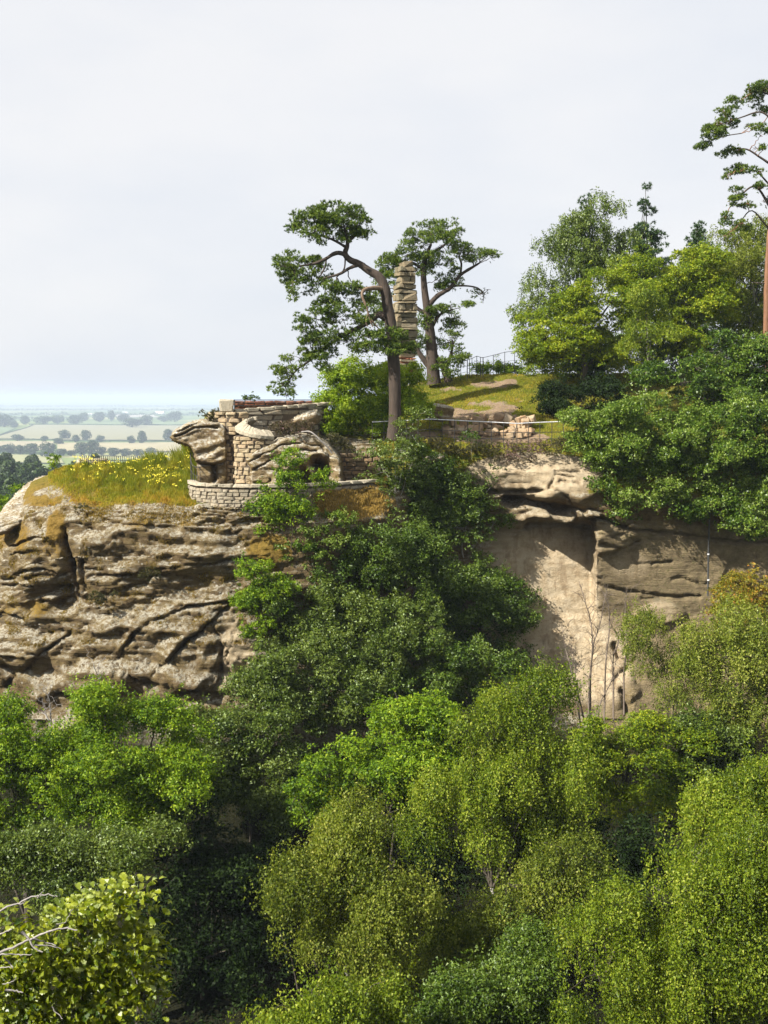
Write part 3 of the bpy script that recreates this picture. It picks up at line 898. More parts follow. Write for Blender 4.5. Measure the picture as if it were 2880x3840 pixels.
def crown_mesh(E, n_clump, per, leaf, clump_r, mode='broad', seed=0, front=0.6, under=0.5, inner=0.45, rough=0.28, aspect=0.6, bias=0.0, bough=2.0, flat=0.72, cover=1.85, hang=1.9):
    # boughs: small rounded masses spread unevenly over the big lobes, leaf clumps sit on their upper outsides
    rs = clump_r * bough
    nb = int(np.clip((E[:, 3] * E[:, 5]).sum() * cover / (rs * rs), 6, n_clump / 3))
    BC, BD = sample_clumps(E, nb, 0.6, rough * 1.3, seed, front, under)
    br = rs * RNG.uniform(0.55, 1.3, len(BC))
    EB = np.column_stack([BC, br * RNG.uniform(0.9, 1.35, len(BC)), br * RNG.uniform(0.9, 1.2, len(BC)), br * flat])
    n1 = int(n_clump * 0.93)
    C1, D1 = sample_clumps(EB, n1, 0.55, 0.35, seed + 1, front * 0.7, 0.8)
    C2, D2 = sample_clumps(E, n_clump - n1, 0.3, rough, seed + 2, front, under)
    stray = RNG.uniform(size=len(C1)) < 0.10
    C1[stray] += (unit(D1[stray] + np.array([0, 0, 0.4])) * RNG.uniform(0.2, 1.0, (stray.sum(), 1)) * rs * 0.9) if mode != 'needle' else 0
    C, D = np.concatenate([C1, C2]), np.concatenate([D1, D2])
    bid = np.argmin(((C[:, None, :2] - BC[None, :, :2]) ** 2).sum(-1) + (C[:, None, 2] - BC[None, :, 2]) ** 2, axis=1)
    brnd = RNG.uniform(size=len(BC))
    clump_r = clump_r * 0.62
    per = max(4, int(per * 0.84)); leaf = leaf * 1.05
    m = len(C)
    crnd = 0.5 * RNG.uniform(size=m) + 0.5 * brnd[bid]
    idx = np.repeat(np.arange(m), per)
    n = len(idx)
    g = RNG.normal(size=(n, 3))
    if mode == 'birch':          # hanging sprays
        hg = RNG.uniform(size=n)
        off = g * np.array([0.40, 0.40, 0.25]) * clump_r
        off[:, 2] -= hg * clump_r * hang
        off[:, :2] += (D[idx][:, :2]) * (hg[:, None] * 0.25 * clump_r)
        nr = unit(g[:, [1, 2, 0]] * np.array([1, 1, 0.55]) * 0.95 + D[idx] * 0.7 + np.array([0, 0, 0.25]))
        td, tw = (0, 0, -1), 0.5
    elif mode == 'needle':       # tufts of needles pointing up and out
        off = unit(g + D[idx] * 0.5 + np.array([0, 0, 0.5])) * clump_r * RNG.uniform(0.2, 1.0, n)[:, None]
        nr = unit(np.cross(off, RNG.normal(size=(n, 3))))
        td, tw = None, 0
    elif mode == 'spray':        # flat sprays of broad leaves
        off = g * np.array([1, 1, 0.38]) * clump_r * 0.6
        off[:, 2] -= (off[:, 0] ** 2 + off[:, 1] ** 2) / clump_r * 0.35
        nr = unit(RNG.normal(size=(n, 3)) * 0.72 + np.array([0, 0, 0.5]) + D[idx] * 0.6)
        td, tw = None, 0
    else:
        off = g * clump_r * 0.55 * np.array([1, 1, 0.8])
        nr = unit(RNG.normal(size=(n, 3)) * 0.85 + D[idx] * 0.65 + np.array([0, 0, 0.35]))
        td, tw = None, 0
    P0 = C[idx] + off
    if mode == 'needle':
        u = unit(off)
        nrm = nr
        t = u
        b = np.cross(nrm, t)
        L = leaf * RNG.uniform(0.7, 1.2, n)[:, None] * 0.5
        Wd = leaf * aspect * RNG.uniform(0.7, 1.2, n)[:, None] * 0.5
        V = np.stack([P0 - t * L + b * Wd, P0 - t * L - b * Wd, P0 + t * L], 1).reshape(-1, 3)
        Fq = np.arange(n * 3).reshape(n, 3)
    else:
        V, Fq = leaf_quads(P0, nr, leaf, leaf * aspect, td, tw, 0.35)
    rnd = np.clip(0.5 + 1.25 * (0.5 * crnd[idx] + 0.5 * RNG.uniform(size=n) - 0.5) + bias, 0, 1)
    # the odd leaf pale: upturned undersides, and glints put into the colour
    flip_glint = RNG.uniform(size=n) < 0.05
    rnd[flip_glint] = 1.0
    return V, Fq, rnd, C

def limb(tb, a, b, r0, r1, sag=0.0, wob=0.12, sides=6, n=7):
    a, b = np.asarray(a, float), np.asarray(b, float)
    t = np.linspace(0, 1, n)[:, None]
    L = np.linalg.norm(b - a)
    p = a * (1 - t) + b * t
    p[1:-1] += RNG.normal(size=(n - 2, 3)) * wob * L / n
    p[:, 2] += (np.sin(t[:, 0] * np.pi) * sag * L)
    tb.add(p, np.linspace(r0, r1, n), sides)
    return p

def tree(name, label, lobes, Y, mat, bark, n_clump, per, leaf, clump_r, mode='broad', cat='tree', group=None, trunk_px=None,
         trunk_r=0.18, seed=0, depth=0.9, front=0.6, under=0.45, inner=0.45, rough=0.28, aspect=0.6, bias=0.0, base=None, limbs=10, crown_name='crown', bough=2.0, flat=0.72, cover=1.85, hang=1.9):
    jr_ = random.Random(seed * 7 + 1)
    lobes = [(l[0] + jr_.uniform(-0.12, 0.12) * l[2], l[1] + jr_.uniform(-0.12, 0.12) * l[3], l[2] * jr_.uniform(0.85, 1.2), l[3] * jr_.uniform(0.85, 1.2), (l[4] if len(l) > 4 else 0) + jr_.uniform(-0.55, 0.55) * l[2] / ppm(Y)) for l in lobes] if len(lobes) > 3 and cat != 'ivy' else lobes
    E = lobes_px(lobes, Y, depth)
    V, Fq, rnd, C = crown_mesh(E, n_clump, per, leaf, clump_r, mode, seed, front, under, inner, rough, aspect, bias, bough, flat, cover, hang)
    cen = (E[:, :3] * E[:, 3:4]).sum(0) / E[:, 3].sum()
    if base is None:
        bx, by = (P(trunk_px[0], trunk_px[1], Y)[:2] if trunk_px else (cen[0], cen[1] + 0.3))
        bz = ground_at(bx, by, below=float(E[:, 2].min())) - 0.15
        base = Vector((bx, by, bz))
    root = thing(name, label, cat, base, group)
    part(crown_name, V, Fq, mat, root, {'rnd': ('FACE', rnd)})
    tb = Tubes()
    b = np.array(base)
    top = cen + np.array([0, 0, E[:, 5].max() * 0.2])
    tt = np.linspace(0, 1, 9)[:, None]
    tr = b * (1 - tt) + top * tt
    tr[1:-1, :2] += RNG.normal(size=(7, 2)) * 0.02 * np.linalg.norm(top - b)
    tb.add(tr, np.linspace(trunk_r, trunk_r * 0.35, 9), 8, 0.04)
    tb.build('trunk' if cat == 'tree' else 'stem', bark, root)
    bb = Tubes()
    tips = E[:, :3] + np.array([0, 0.1, 0]) + np.column_stack([0 * E[:, 5], 0 * E[:, 5], E[:, 5] * 0.1])
    for k in range(len(E)):
        st = tr[int(RNG.uniform(0.45, 0.9) * 8)]
        limb(bb, st, tips[k], trunk_r * 0.36, trunk_r * 0.10, 0.03)
    for c in C[RNG.choice(len(C), min(len(C), limbs * 4), replace=False)]:
        k = np.argmin(((E[:, :3] - c) ** 2).sum(-1))
        limb(bb, tips[k], c, trunk_r * 0.10 + 0.006, 0.006, 0.03, 0.15, 4, 5)
    bb.build('branches', M_BARK if 'sapling' not in name else bark, root)['kind'] = 'stuff'
    return root

def needle_pine(name, label, pads, Y, trunk, branches, bark, tufts, tuft_r=0.17, seed=0, pale=(), thin=1):
    base = P(trunk[0][0], trunk[0][1], Y + (trunk[0][3] if len(trunk[0]) > 3 else 0))
    root = thing(name, label, 'tree', base, None)
    tb = Tubes()
    pts = catmull([Pn(p[0], p[1], Y + (p[3] if len(p) > 3 else 0)) for p in trunk], 5)
    rad = 0.88 * np.interp(np.linspace(0, 1, len(pts)), np.linspace(0, 1, len(trunk)), [p[2] / ppm(Y) for p in trunk])
    tb.add(pts, rad, 12, 0.03)
    trunk_part = tb.build('trunk', bark, root)
    for bi, br in enumerate(branches):
        bt = Tubes()
        p2 = catmull([Pn(p[0], p[1], Y + (p[3] if len(p) > 3 else 0)) for p in br], 5)
        r2 = np.interp(np.linspace(0, 1, len(p2)), np.linspace(0, 1, len(br)), [p[2] / ppm(Y) for p in br])
        bt.add(p2, r2 * thin, 8, 0.05)
        bt.build('branch', M_PINEPALE if bi in pale else (M_PINE if thin != 1 else bark), root).parent = trunk_part
    rg = random.Random(seed)
    pads2 = []
    for p in pads:
        k = rg.uniform(1.05, 1.35)
        pads2.append((p[0] + rg.uniform(-6, 6), p[1] + rg.uniform(-5, 5), p[2] * k, p[3] * k * 1.2, (p[4] if len(p) > 4 else rg.uniform(-0.7, 0.7))))
        if rg.random() < 0.6:
            pads2.append((p[0] + rg.uniform(-1, 1) * p[2], p[1] + rg.uniform(-0.9, 0.9) * p[3], p[2] * 0.45, p[3] * 0.6, rg.uniform(-1.0, 1.0)))
    E = lobes_px(pads2, Y, 1.0)
    V, Fq, rnd, C = crown_mesh(E, tufts, 10, 0.155, tuft_r, 'needle', seed, front=0.25, under=0.55, inner=0.25, rough=0.45, aspect=0.30, bough=1.9, flat=0.6)
    part('crown', V, Fq, LM['pine'], root, {'rnd': ('FACE', rnd)})
    # fine twigs carrying the tufts
    tw = Tubes()
    sk = np.concatenate([pts] + [catmull([Pn(p[0], p[1], Y + (p[3] if len(p) > 3 else 0)) for p in br], 5) for br in branches])
    for e in E:
        k = np.argmin(((sk - e[:3]) ** 2).sum(-1))
        limb(tw, sk[k], e[:3], 0.035, 0.015, -0.05, 0.25, 5, 8)
        for _ in range(5):
            d = unit(RNG.normal(size=3)) * e[3:6] * 0.8
            limb(tw, e[:3] + RNG.normal(size=3) * 0.05, e[:3] + d, 0.016, 0.006, 0.05, 0.25, 4, 6)
    tw.build('twigs', bark, root)['kind'] = 'stuff'
    return root

# ------------------------------------------------------------------ pines by the folly
pine1_trunk = [(1476, 1650, 33), (1480, 1600, 29), (1481, 1548, 27), (1479, 1403, 26), (1472, 1313, 26), (1466, 1222, 25), (1454, 1150, 23), (1445, 1090, 23), (1424, 1041, 19), (1382, 1014, 16), (1346, 989, 14), (1312, 974, 13), (1294, 951, 12), (1303, 920, 9), (1300, 885, 6), (1290, 850, 3)]
pine1_branches = [
    [(1442, 1085, 10), (1405, 1080, 8, -0.5), (1368, 1086, 7, -0.9), (1358, 1108, 5, -1.1), (1374, 1150, 4, -1.2), (1386, 1195, 3.5, -1.2), (1398, 1225, 2.5, -1.2)],
    [(1462, 1200, 16), (1420, 1180, 13), (1390, 1200, 12), (1340, 1232, 9), (1295, 1252, 8), (1235, 1292, 5), (1160, 1330, 3)],
    [(1297, 955, 9), (1262, 948, 8), (1225, 968, 6), (1180, 988, 5), (1110, 1000, 3)],
    [(1346, 992, 8), (1312, 1005, 6), (1272, 1028, 5), (1210, 1045, 3)],
    [(1303, 930, 6), (1250, 900, 4), (1190, 880, 3), (1140, 870, 2)],
    [(1306, 905, 6), (1340, 880, 4), (1380, 885, 2)],
    [(1388, 1195, 4, -1.2), (1405, 1215, 3, -1.2), (1422, 1235, 2, -1.2)],
    [(1382, 1175, 4, -1.2), (1372, 1205, 3, -1.2), (1380, 1225, 2, -1.2)],
    [(1476, 1330, 10), (1440, 1290, 7), (1390, 1285, 5), (1340, 1300, 3)],
    [(1480, 1340, 8), (1510, 1300, 5), (1535, 1295, 3)],
    [(1235, 1292, 5), (1180, 1340, 4), (1110, 1390, 3), (1070, 1450, 2)],
    [(1295, 960, 3), (1290, 1010, 3), (1262, 1040, 2)],
    [(1225, 968, 3), (1215, 1010, 3), (1190, 1050, 2)],
]
pine1_pads = [(1150, 835, 50, 22), (1190, 815, 60, 26), (1250, 808, 70, 28), (1312, 815, 62, 32), (1345, 840, 40, 28), (1270, 850, 80, 24), (1115, 858, 32, 16), (1372, 884, 28, 12), (1335, 880, 45, 18), (1180, 872, 55, 18), (1235, 895, 60, 20, -0.5), (1300, 862, 50, 25),
    (1085, 985, 45, 22), (1060, 1010, 32, 26), (1130, 1000, 50, 26), (1170, 985, 35, 16), (1200, 1050, 45, 24), (1120, 1050, 45, 24), (1100, 1095, 16, 30), (1260, 1080, 38, 18), (1310, 1072, 26, 12), (1080, 1040, 30, 22), (1165, 1080, 30, 14),
    (1290, 1115, 70, 26), (1230, 1150, 70, 28), (1350, 1165, 50, 36), (1180, 1190, 62, 30), (1290, 1200, 75, 32), (1145, 1245, 42, 36), (1220, 1262, 65, 34), (1300, 1280, 45, 22), (1180, 1310, 55, 32), (1120, 1350, 45, 28), (1080, 1392, 40, 28), (1055, 1440, 30, 28), (1080, 1485, 24, 16), (1205, 1345, 38, 24), (1230, 1385, 24, 12), (1370, 1120, 45, 22), (1380, 1210, 30, 20),
    (1400, 1275, 72, 28, -0.8), (1455, 1260, 52, 26, -0.8), (1500, 1288, 38, 22, -0.6), (1380, 1308, 60, 22, -0.6), (1330, 1310, 40, 18, -0.4), (1440, 1305, 60, 20, -1.0), (1540, 1305, 22, 12, -0.4)]
needle_pine('scots_pine', 'tall leaning pine with bent trunk and flat pads, in front of the stone column', pine1_pads, 61.5, pine1_trunk, pine1_branches, M_PINE, 11000, 0.15, 11, pale=(0, 6, 7))

pine2_trunk = [(1628, 1440, 32), (1624, 1400, 28), (1620, 1331, 25), (1613, 1253, 21), (1602, 1162, 17), (1591, 1078, 14), (1588, 1005, 11), (1599, 957, 9), (1617, 915, 5)]
pine2_branches = [
    [(1682, 1432, 16), (1668, 1380, 15), (1640, 1352, 14), (1622, 1320, 12)],
    [(1620, 1390, 12), (1596, 1358, 11), (1570, 1320, 9), (1562, 1290, 6)],
    [(1603, 1150, 11), (1640, 1110, 9), (1690, 1078, 8), (1726, 1032, 6), (1772, 1002, 5), (1800, 985, 3)],
    [(1726, 1032, 4), (1730, 990, 4), (1720, 960, 3)],
    [(1700, 1072, 4), (1750, 1072, 3), (1790, 1080, 3), (1815, 1100, 2)],
    [(1606, 1180, 8), (1570, 1160, 7), (1540, 1130, 5), (1480, 1090, 3)],
    [(1588, 1010, 7), (1540, 985, 5), (1480, 1000, 3)],
    [(1599, 957, 7), (1650, 930, 5), (1690, 900, 3)],
    [(1612, 1240, 8), (1650, 1180, 5), (1700, 1160, 3)],
    [(1670, 1380, 7), (1690, 1330, 5), (1700, 1280, 3)],
]
pine2_pads = [(1560, 895, 48, 24), (1620, 862, 62, 30), (1680, 872, 46, 28), (1580, 925, 75, 32), (1660, 920, 64, 34), (1520, 958, 50, 26), (1455, 985, 40, 24), (1712, 905, 30, 26), (1480, 1005, 48, 26), (1590, 985, 58, 32), (1645, 1000, 40, 32), (1430, 1040, 30, 30), (1480, 1050, 48, 30), (1690, 995, 24, 18), (1738, 935, 28, 14), (1540, 1010, 40, 26),
    (1798, 950, 40, 14), (1838, 965, 28, 14), (1760, 972, 30, 14), (1800, 968, 30, 10), (1700, 1072, 44, 18), (1662, 1055, 30, 22), (1800, 1100, 26, 12), (1830, 1088, 14, 10), (1690, 1152, 52, 14), (1740, 1148, 28, 10), (1640, 1165, 30, 16), (1815, 1125, 12, 12),
    (1600, 1185, 30, 22), (1690, 1245, 26, 36), (1700, 1290, 28, 36), (1665, 1275, 20, 40), (1575, 1215, 24, 24), (1650, 1365, 26, 20), (1722, 1345, 30, 16), (1685, 1395, 28, 16), (1590, 1290, 24, 40), (1565, 1270, 30, 30), (1430, 1105, 34, 40), (1420, 1170, 30, 40), (1700, 1220, 20, 20)]
needle_pine('scots_pine', 'dark broad-topped pine behind the stone column, with a limb reaching right', pine2_pads, 76.0, pine2_trunk, pine2_branches, M_PINE, 9500, 0.17, 12)

pine3_trunk = [(2872, 1560, 15), (2873, 1400, 14), (2874, 1170, 12), (2878, 1000, 11), (2886, 850, 9), (2895, 600, 7), (2900, 420, 8), (2905, 320, 4)]
pine3_branches = [
    [(2896, 620, 8), (2850, 590, 6), (2800, 560, 5), (2740, 560, 3)],
    [(2890, 780, 8), (2835, 700, 6), (2780, 730, 5), (2735, 780, 3)],
    [(2899, 450, 7), (2850, 420, 5), (2780, 440, 4), (2690, 470, 3)],
    [(2902, 360, 5), (2850, 345, 4), (2820, 350, 2)],
    [(2892, 700, 6), (2830, 640, 4), (2760, 640, 3)],
    [(2884, 860, 6), (2820, 790, 4), (2770, 840, 3)],
    [(2780, 500, 3), (2720, 510, 3), (2660, 530, 2)],
    [(2876, 1062, 5), (2850, 1062, 4), (2826, 1060, 3)],
    [(2898, 500, 6), (2960, 450, 4), (3020, 460, 3)],
    [(2892, 700, 6), (2960, 650, 4), (3030, 660, 3)],
]
pine3_pads = [(2830, 345, 36, 16), (2870, 330, 40, 18), (2760, 385, 28, 16), (2800, 380, 34, 16), (2720, 420, 26, 16), (2692, 450, 26, 18), (2661, 495, 26, 20), (2648, 540, 20, 16), (2700, 500, 30, 16), (2730, 460, 26, 14), (2728, 580, 26, 14), (2780, 560, 24, 12), (2752, 635, 30, 16), (2728, 663, 20, 14), (2790, 640, 24, 12), (2740, 762, 24, 20), (2760, 730, 20, 18), (2722, 822, 18, 18), (2776, 842, 30, 14), (2735, 880, 24, 12), (2800, 860, 20, 10), (2840, 480, 30, 12), (2860, 420, 30, 12), (2840, 560, 26, 12), (2850, 640, 26, 12), (2870, 760, 26, 14), (2850, 700, 20, 12), (2880, 500, 30, 16), (2960, 400, 60, 24), (3020, 460, 50, 22), (2980, 560, 60, 22), (3030, 650, 50, 22), (2960, 340, 50, 24), (2970, 740, 50, 22), (2815, 470, 26, 10), (2800, 760, 18, 12)]
needle_pine('scots_pine', 'tallest pine with orange trunk at the right edge, airy crown above the birches', pine3_pads, 74.0, pine3_trunk, pine3_branches, M_ORANGE, 8500, 0.15, 13, thin=0.6)

# ------------------------------------------------------------------ trees on the hilltop, right
tree('birch_tree', 'grey-green slender-topped birch, leftmost tall tree of the hilltop wood', [(2210, 830, 60, 80), (2260, 800, 50, 70), (2150, 900, 70, 80), (2100, 990, 80, 90), (2180, 1000, 90, 90), (2270, 920, 70, 100), (2060, 1100, 80, 80), (2000, 1150, 50, 60), (2150, 1130, 100, 80), (2310, 1000, 50, 90), (2060, 1220, 70, 60), (2215, 770, 22, 40)], 81, LM['grey'], M_BIRCH, 2600, 18, 0.14, 0.42, 'birch', trunk_px=(2215, 1420), rough=0.55, inner=0.3, seed=21, trunk_r=0.2)
def spruce(label, cx, top, bot, half, Y, n, seed):
    lob = []
    steps = 15
    for i in range(steps):
        f = i / (steps - 1)
        y = top + (bot - top) * f
        w = half * (0.10 + 0.9 * f ** 0.8)
        k = max(1, int(1 + f * 4))
        for j in range(k):
            a = (j + 0.5) / k * 2 - 1
            lob.append((cx + a * w * 0.75 + random.uniform(-9, 9), y + random.uniform(-10, 10), max(15, w * 0.45), 15 + 6 * f, random.uniform(-0.6, 0.6)))
    return tree('spruce_tree', label, lob, Y, LM['spruce'], M_BARK, n, 16, 0.20, 0.24, 'needle', trunk_px=(cx, bot + 250), rough=0.6, inner=0.2, seed=seed, aspect=0.30, limbs=14, under=0.2, bough=1.6)
spruce('pointed dark green fir, tallest of the hilltop wood behind the oak', 2425, 716, 1130, 115, 84, 3200, 31)
spruce('shorter dark fir between the pointed fir and the tall pine', 2615, 838, 1100, 105, 85, 2600, 33)
spruce('thin conifer spire poking out of the leftmost birch', 2205, 735, 980, 55, 83, 900, 34)
tree('oak_tree', 'broad yellow-green oak in front of the hilltop wood, its canopy reaching the ridge fence', [(2080, 1230, 100, 70), (2180, 1140, 90, 70), (2270, 1060, 90, 70), (2140, 1310, 130, 80), (2030, 1290, 70, 60), (2280, 1200, 120, 90), (2250, 1330, 110, 70), (2000, 1350, 50, 40), (2110, 1380, 90, 45), (2330, 1100, 70, 70)], 75, LM['oak'], M_BARK, 2600, 26, 0.15, 0.42, 'spray', trunk_px=(2200, 1500), rough=0.4, seed=22, trunk_r=0.28, bias=0.1)
tree('oak_tree', 'second yellow-green oak, right of the young birch on the hilltop', [(2430, 1060, 90, 70), (2520, 1090, 90, 70), (2620, 1000, 80, 80), (2640, 1090, 100, 80), (2480, 1180, 110, 80), (2590, 1190, 110, 80), (2680, 1150, 70, 80), (2540, 1280, 120, 70), (2660, 980, 50, 50), (2390, 1030, 60, 50)], 77, LM['oak'], M_BARK, 2600, 26, 0.15, 0.42, 'spray', trunk_px=(2560, 1500), rough=0.4, seed=23, trunk_r=0.28, bias=0.1)
tree('birch_tree', 'young pale-stemmed birch standing in front of the two hilltop oaks', [(2425, 1140, 40, 45), (2410, 1200, 50, 50), (2450, 1250, 50, 55), (2400, 1290, 50, 55), (2440, 1340, 50, 45), (2420, 1110, 22, 30)], 71, LM['birch'], M_BIRCH, 800, 20, 0.11, 0.35, 'birch', trunk_px=(2422, 1470), rough=0.5, inner=0.3, seed=24, trunk_r=0.09)
tree('birch_tree', 'feathery birch at the right edge, beneath the tall orange-trunked pine', [(2760, 900, 70, 70), (2830, 870, 70, 80), (2740, 1000, 60, 80), (2820, 990, 80, 90), (2880, 940, 70, 90), (2760, 1100, 70, 80), (2850, 1120, 90, 90), (2930, 1050, 80, 100), (2790, 1210, 90, 80), (2880, 1230, 90, 80)], 79, LM['olive'], M_BIRCH, 2600, 20, 0.13, 0.42, 'birch', trunk_px=(2800, 1500), rough=0.5, seed=25, trunk_r=0.18)
tree('broadleaf_tree', 'deep green tree on the right, between the oaks and the rhododendron bank', [(2620, 1380, 110, 70), (2720, 1330, 100, 80), (2810, 1360, 100, 90), (2560, 1450, 110, 70), (2680, 1460, 120, 70), (2800, 1480, 120, 80), (2880, 1400, 80, 120), (2450, 1440, 80, 60), (2380, 1500, 70, 50), (2950, 1450, 80, 120), (2860, 1300, 60, 60)], 69, LM['rhodo'], M_BARK, 3000, 26, 0.15, 0.40, 'spray', trunk_px=(2700, 1620), rough=0.45, seed=26, trunk_r=0.2, bias=-0.04)
tree('broadleaf_tree', 'green tree closing the skyline between the second oak and the orange-trunked pine', [(2660, 960, 60, 60), (2720, 1010, 80, 80), (2640, 1060, 80, 80), (2780, 1080, 90, 90), (2700, 1150, 100, 90), (2820, 1190, 90, 90), (2720, 1260, 100, 70), (2880, 1100, 70, 90), (2620, 1200, 80, 70)], 82.0, LM['rhodo'], M_BARK, 1700, 24, 0.16, 0.42, seed=37, rough=0.45, trunk_r=0.2, bias=0.1, trunk_px=(2740, 1500))
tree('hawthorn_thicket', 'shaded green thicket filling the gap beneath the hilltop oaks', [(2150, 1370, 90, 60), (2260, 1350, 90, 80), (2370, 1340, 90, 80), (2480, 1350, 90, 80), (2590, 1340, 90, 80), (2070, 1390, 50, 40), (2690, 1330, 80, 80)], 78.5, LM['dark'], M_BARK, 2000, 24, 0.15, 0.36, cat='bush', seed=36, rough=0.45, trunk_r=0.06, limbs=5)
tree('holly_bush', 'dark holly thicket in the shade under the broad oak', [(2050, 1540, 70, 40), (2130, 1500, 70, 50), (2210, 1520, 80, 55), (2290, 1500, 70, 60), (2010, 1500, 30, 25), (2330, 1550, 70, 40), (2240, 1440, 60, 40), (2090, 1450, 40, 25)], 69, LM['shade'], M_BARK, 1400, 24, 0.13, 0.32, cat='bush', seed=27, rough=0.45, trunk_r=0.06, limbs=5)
tree('ridge_bush', 'low bright green bush on the skyline by the ridge fence', [(1830, 1372, 40, 24), (1880, 1366, 45, 28), (1920, 1380, 30, 22), (1800, 1385, 20, 14)], 79.5, LM['fresh'], M_BARK, 200, 24, 0.14, 0.30, cat='bush', seed=28, trunk_r=0.04, limbs=3)
tree('rhododendron_bush', 'glossy rhododendron bank, nearest part beside the end of the iron railing', [(2230, 1660, 80, 60), (2320, 1600, 100, 70), (2200, 1590, 55, 50), (2280, 1740, 100, 70), (2380, 1700, 110, 90), (2300, 1830, 80, 60), (2400, 1850, 110, 80), (2420, 1560, 110, 70), (2500, 1660, 110, 90), (2180, 1640, 40, 30), (2360, 1930, 70, 30)], 61.2, LM['rhodo'], M_BARK, 3800, 24, 0.13, 0.32, cat='bush', seed=29, rough=0.5, trunk_r=0.08, limbs=8, bias=0.16, base=P(2330, 1690, 63.2))
tree('rhododendron_bush', 'large rhododendron overhanging the shaded cliff at the right edge', [(2560, 1780, 110, 90), (2680, 1740, 120, 110), (2800, 1700, 120, 120), (2540, 1890, 90, 60), (2660, 1890, 110, 70), (2780, 1870, 120, 90), (2880, 1800, 90, 120), (2830, 1950, 80, 50), (2620, 1600, 110, 80), (2740, 1570, 120, 90), (2860, 1600, 100, 90), (2950, 1700, 80, 160), (2720, 1960, 60, 25)], 61.4, LM['rhodo'], M_BARK, 4600, 24, 0.135, 0.34, cat='bush', seed=30, rough=0.5, trunk_r=0.08, limbs=8, bias=0.04, base=P(2740, 1690, 63.2))
tree('lime_green_bush', 'round bright green bush behind the base of the leaning pine', [(1290, 1440, 60, 60), (1360, 1400, 80, 60), (1330, 1500, 100, 80), (1260, 1560, 60, 50), (1410, 1500, 90, 80), (1380, 1590, 100, 60), (1540, 1410, 50, 40), (1560, 1470, 40, 50), (1520, 1520, 60, 60), (1240, 1600, 30, 30), (1300, 1600, 60, 40), (1570, 1540, 30, 40), (1460, 1420, 60, 60)], 64.6, LM['fresh'], M_BARK, 3200, 26, 0.13, 0.32, cat='bush', seed=35, rough=0.45, trunk_r=0.08, limbs=8, bias=0.22)

# ------------------------------------------------------------------ stone building
def stone_mesh(seed, mat):
    """a roughly squared stone: box with uneven chamfers and knocked corners"""
    g = np.random.default_rng(seed)
    V, key = [], {}
    for sx in (-1, 1):
        for sy in (-1, 1):
            for sz in (-1, 1):
                c = np.array([sx, sy, sz]) * 0.5 + g.normal(size=3) * 0.045
                for ax in range(3):
                    ch = g.uniform(0.05, 0.13, 3)
                    q = c.copy()
                    for o in range(3):
                        if o != ax:
                            q[o] -= (sx, sy, sz)[o] * ch[o]
                    key[(sx, sy, sz, ax)] = len(V)
                    V.append(q)
    quads, tris = [], []
    S = (-1, 1)
    for ax in range(3):
        o1, o2 = [x for x in range(3) if x != ax]
        for sd in S:
            q = []
            for a, b in ((-1, -1), (1, -1), (1, 1), (-1, 1)):
                t = [0, 0, 0]; t[ax] = sd; t[o1] = a; t[o2] = b
                q.append(key[(*t, ax)])
            quads.append(q if (sd == 1) ^ (ax == 1) else q[::-1])
        for a in S:
            for b in S:
                t0 = [0, 0, 0]; t0[o1] = a; t0[o2] = b
                t1 = list(t0); t0[ax] = -1; t1[ax] = 1
                quads.append([key[(*t0, o1)], key[(*t1, o1)], key[(*t1, o2)], key[(*t0, o2)]])
    for sx in S:
        for sy in S:
            for sz in S:
                tris.append([key[(sx, sy, sz, k)] for k in range(3)])
    return make_mesh('stone', np.array(V), [np.array(quads), np.array(tris)], mat, None, False)

STONES = {}
def stone(parent, loc, size, rotz=0.0, mat=M_STONE, tilt=(0, 0), name='stone'):
    key = mat.name
    if key not in STONES:
        STONES[key] = [stone_mesh(100 + i, mat) for i in range(7)]
    o = bpy.data.objects.new(name, random.choice(STONES[key]))
    COL.objects.link(o)
    o.parent = parent
    o.location = Vector(loc) - parent.location
    o.scale = size
    o.rotation_euler = (tilt[0], tilt[1], rotz + (math.pi if random.random() < 0.5 else 0))
    return o

def along(pts, s):
    pts = np.asarray(pts, float)
    seg = np.linalg.norm(np.diff(pts, axis=0), axis=1)
    cum = np.concatenate([[0], np.cumsum(seg)])
    s = np.clip(s, 0, cum[-1] - 1e-6)
    i = np.clip(np.searchsorted(cum, s, side='right') - 1, 0, len(seg) - 1)
    f = (s - cum[i]) / seg[i]
    p = pts[i] * (1 - f) + pts[i + 1] * f
    d = (pts[i + 1] - pts[i]) / seg[i]
    return p, math.atan2(d[1], d[0]), cum[-1]

def plan(pl):
    """[(photo x, distance)] -> XY points"""
    return catmull([[(px - 1440) / F * Y / (CT + (1920 - 1700) / F * ST), Y] for px, Y in pl], 8)

def wall_core(root, pts, z0, z1f, depth, mat=M_CORE):
    pts = np.asarray(pts)
    t = np.gradient(pts, axis=0)
    n = np.stack([-t[:, 1], t[:, 0]], -1)
    n /= np.linalg.norm(n, axis=1, keepdims=True)
    m = len(pts)
    V = []
    for off, top in ((-depth / 2, 0), (-depth / 2, 1), (depth / 2, 1), (depth / 2, 0)):
        q = pts + n * off
        seglen = np.concatenate([[0], np.cumsum(np.linalg.norm(np.diff(pts, axis=0), axis=1))])
        z = np.array([z1f(s) - 0.05 if top else z0 for s in seglen])
        V.append(np.column_stack([q, z]))
    V = np.concatenate(V)
    Fq = []
    for r in range(4):
        a, b = r * m, ((r + 1) % 4) * m
        i = np.arange(m - 1)
        Fq.append(np.stack([a + i, a + i + 1, b + i + 1, b + i], -1))
    caps = np.array([[0, m, 2 * m, 3 * m], [m - 1, 4 * m - 1, 3 * m - 1, 2 * m - 1]])
    part('core', V, np.concatenate(Fq + [caps]), mat, root)

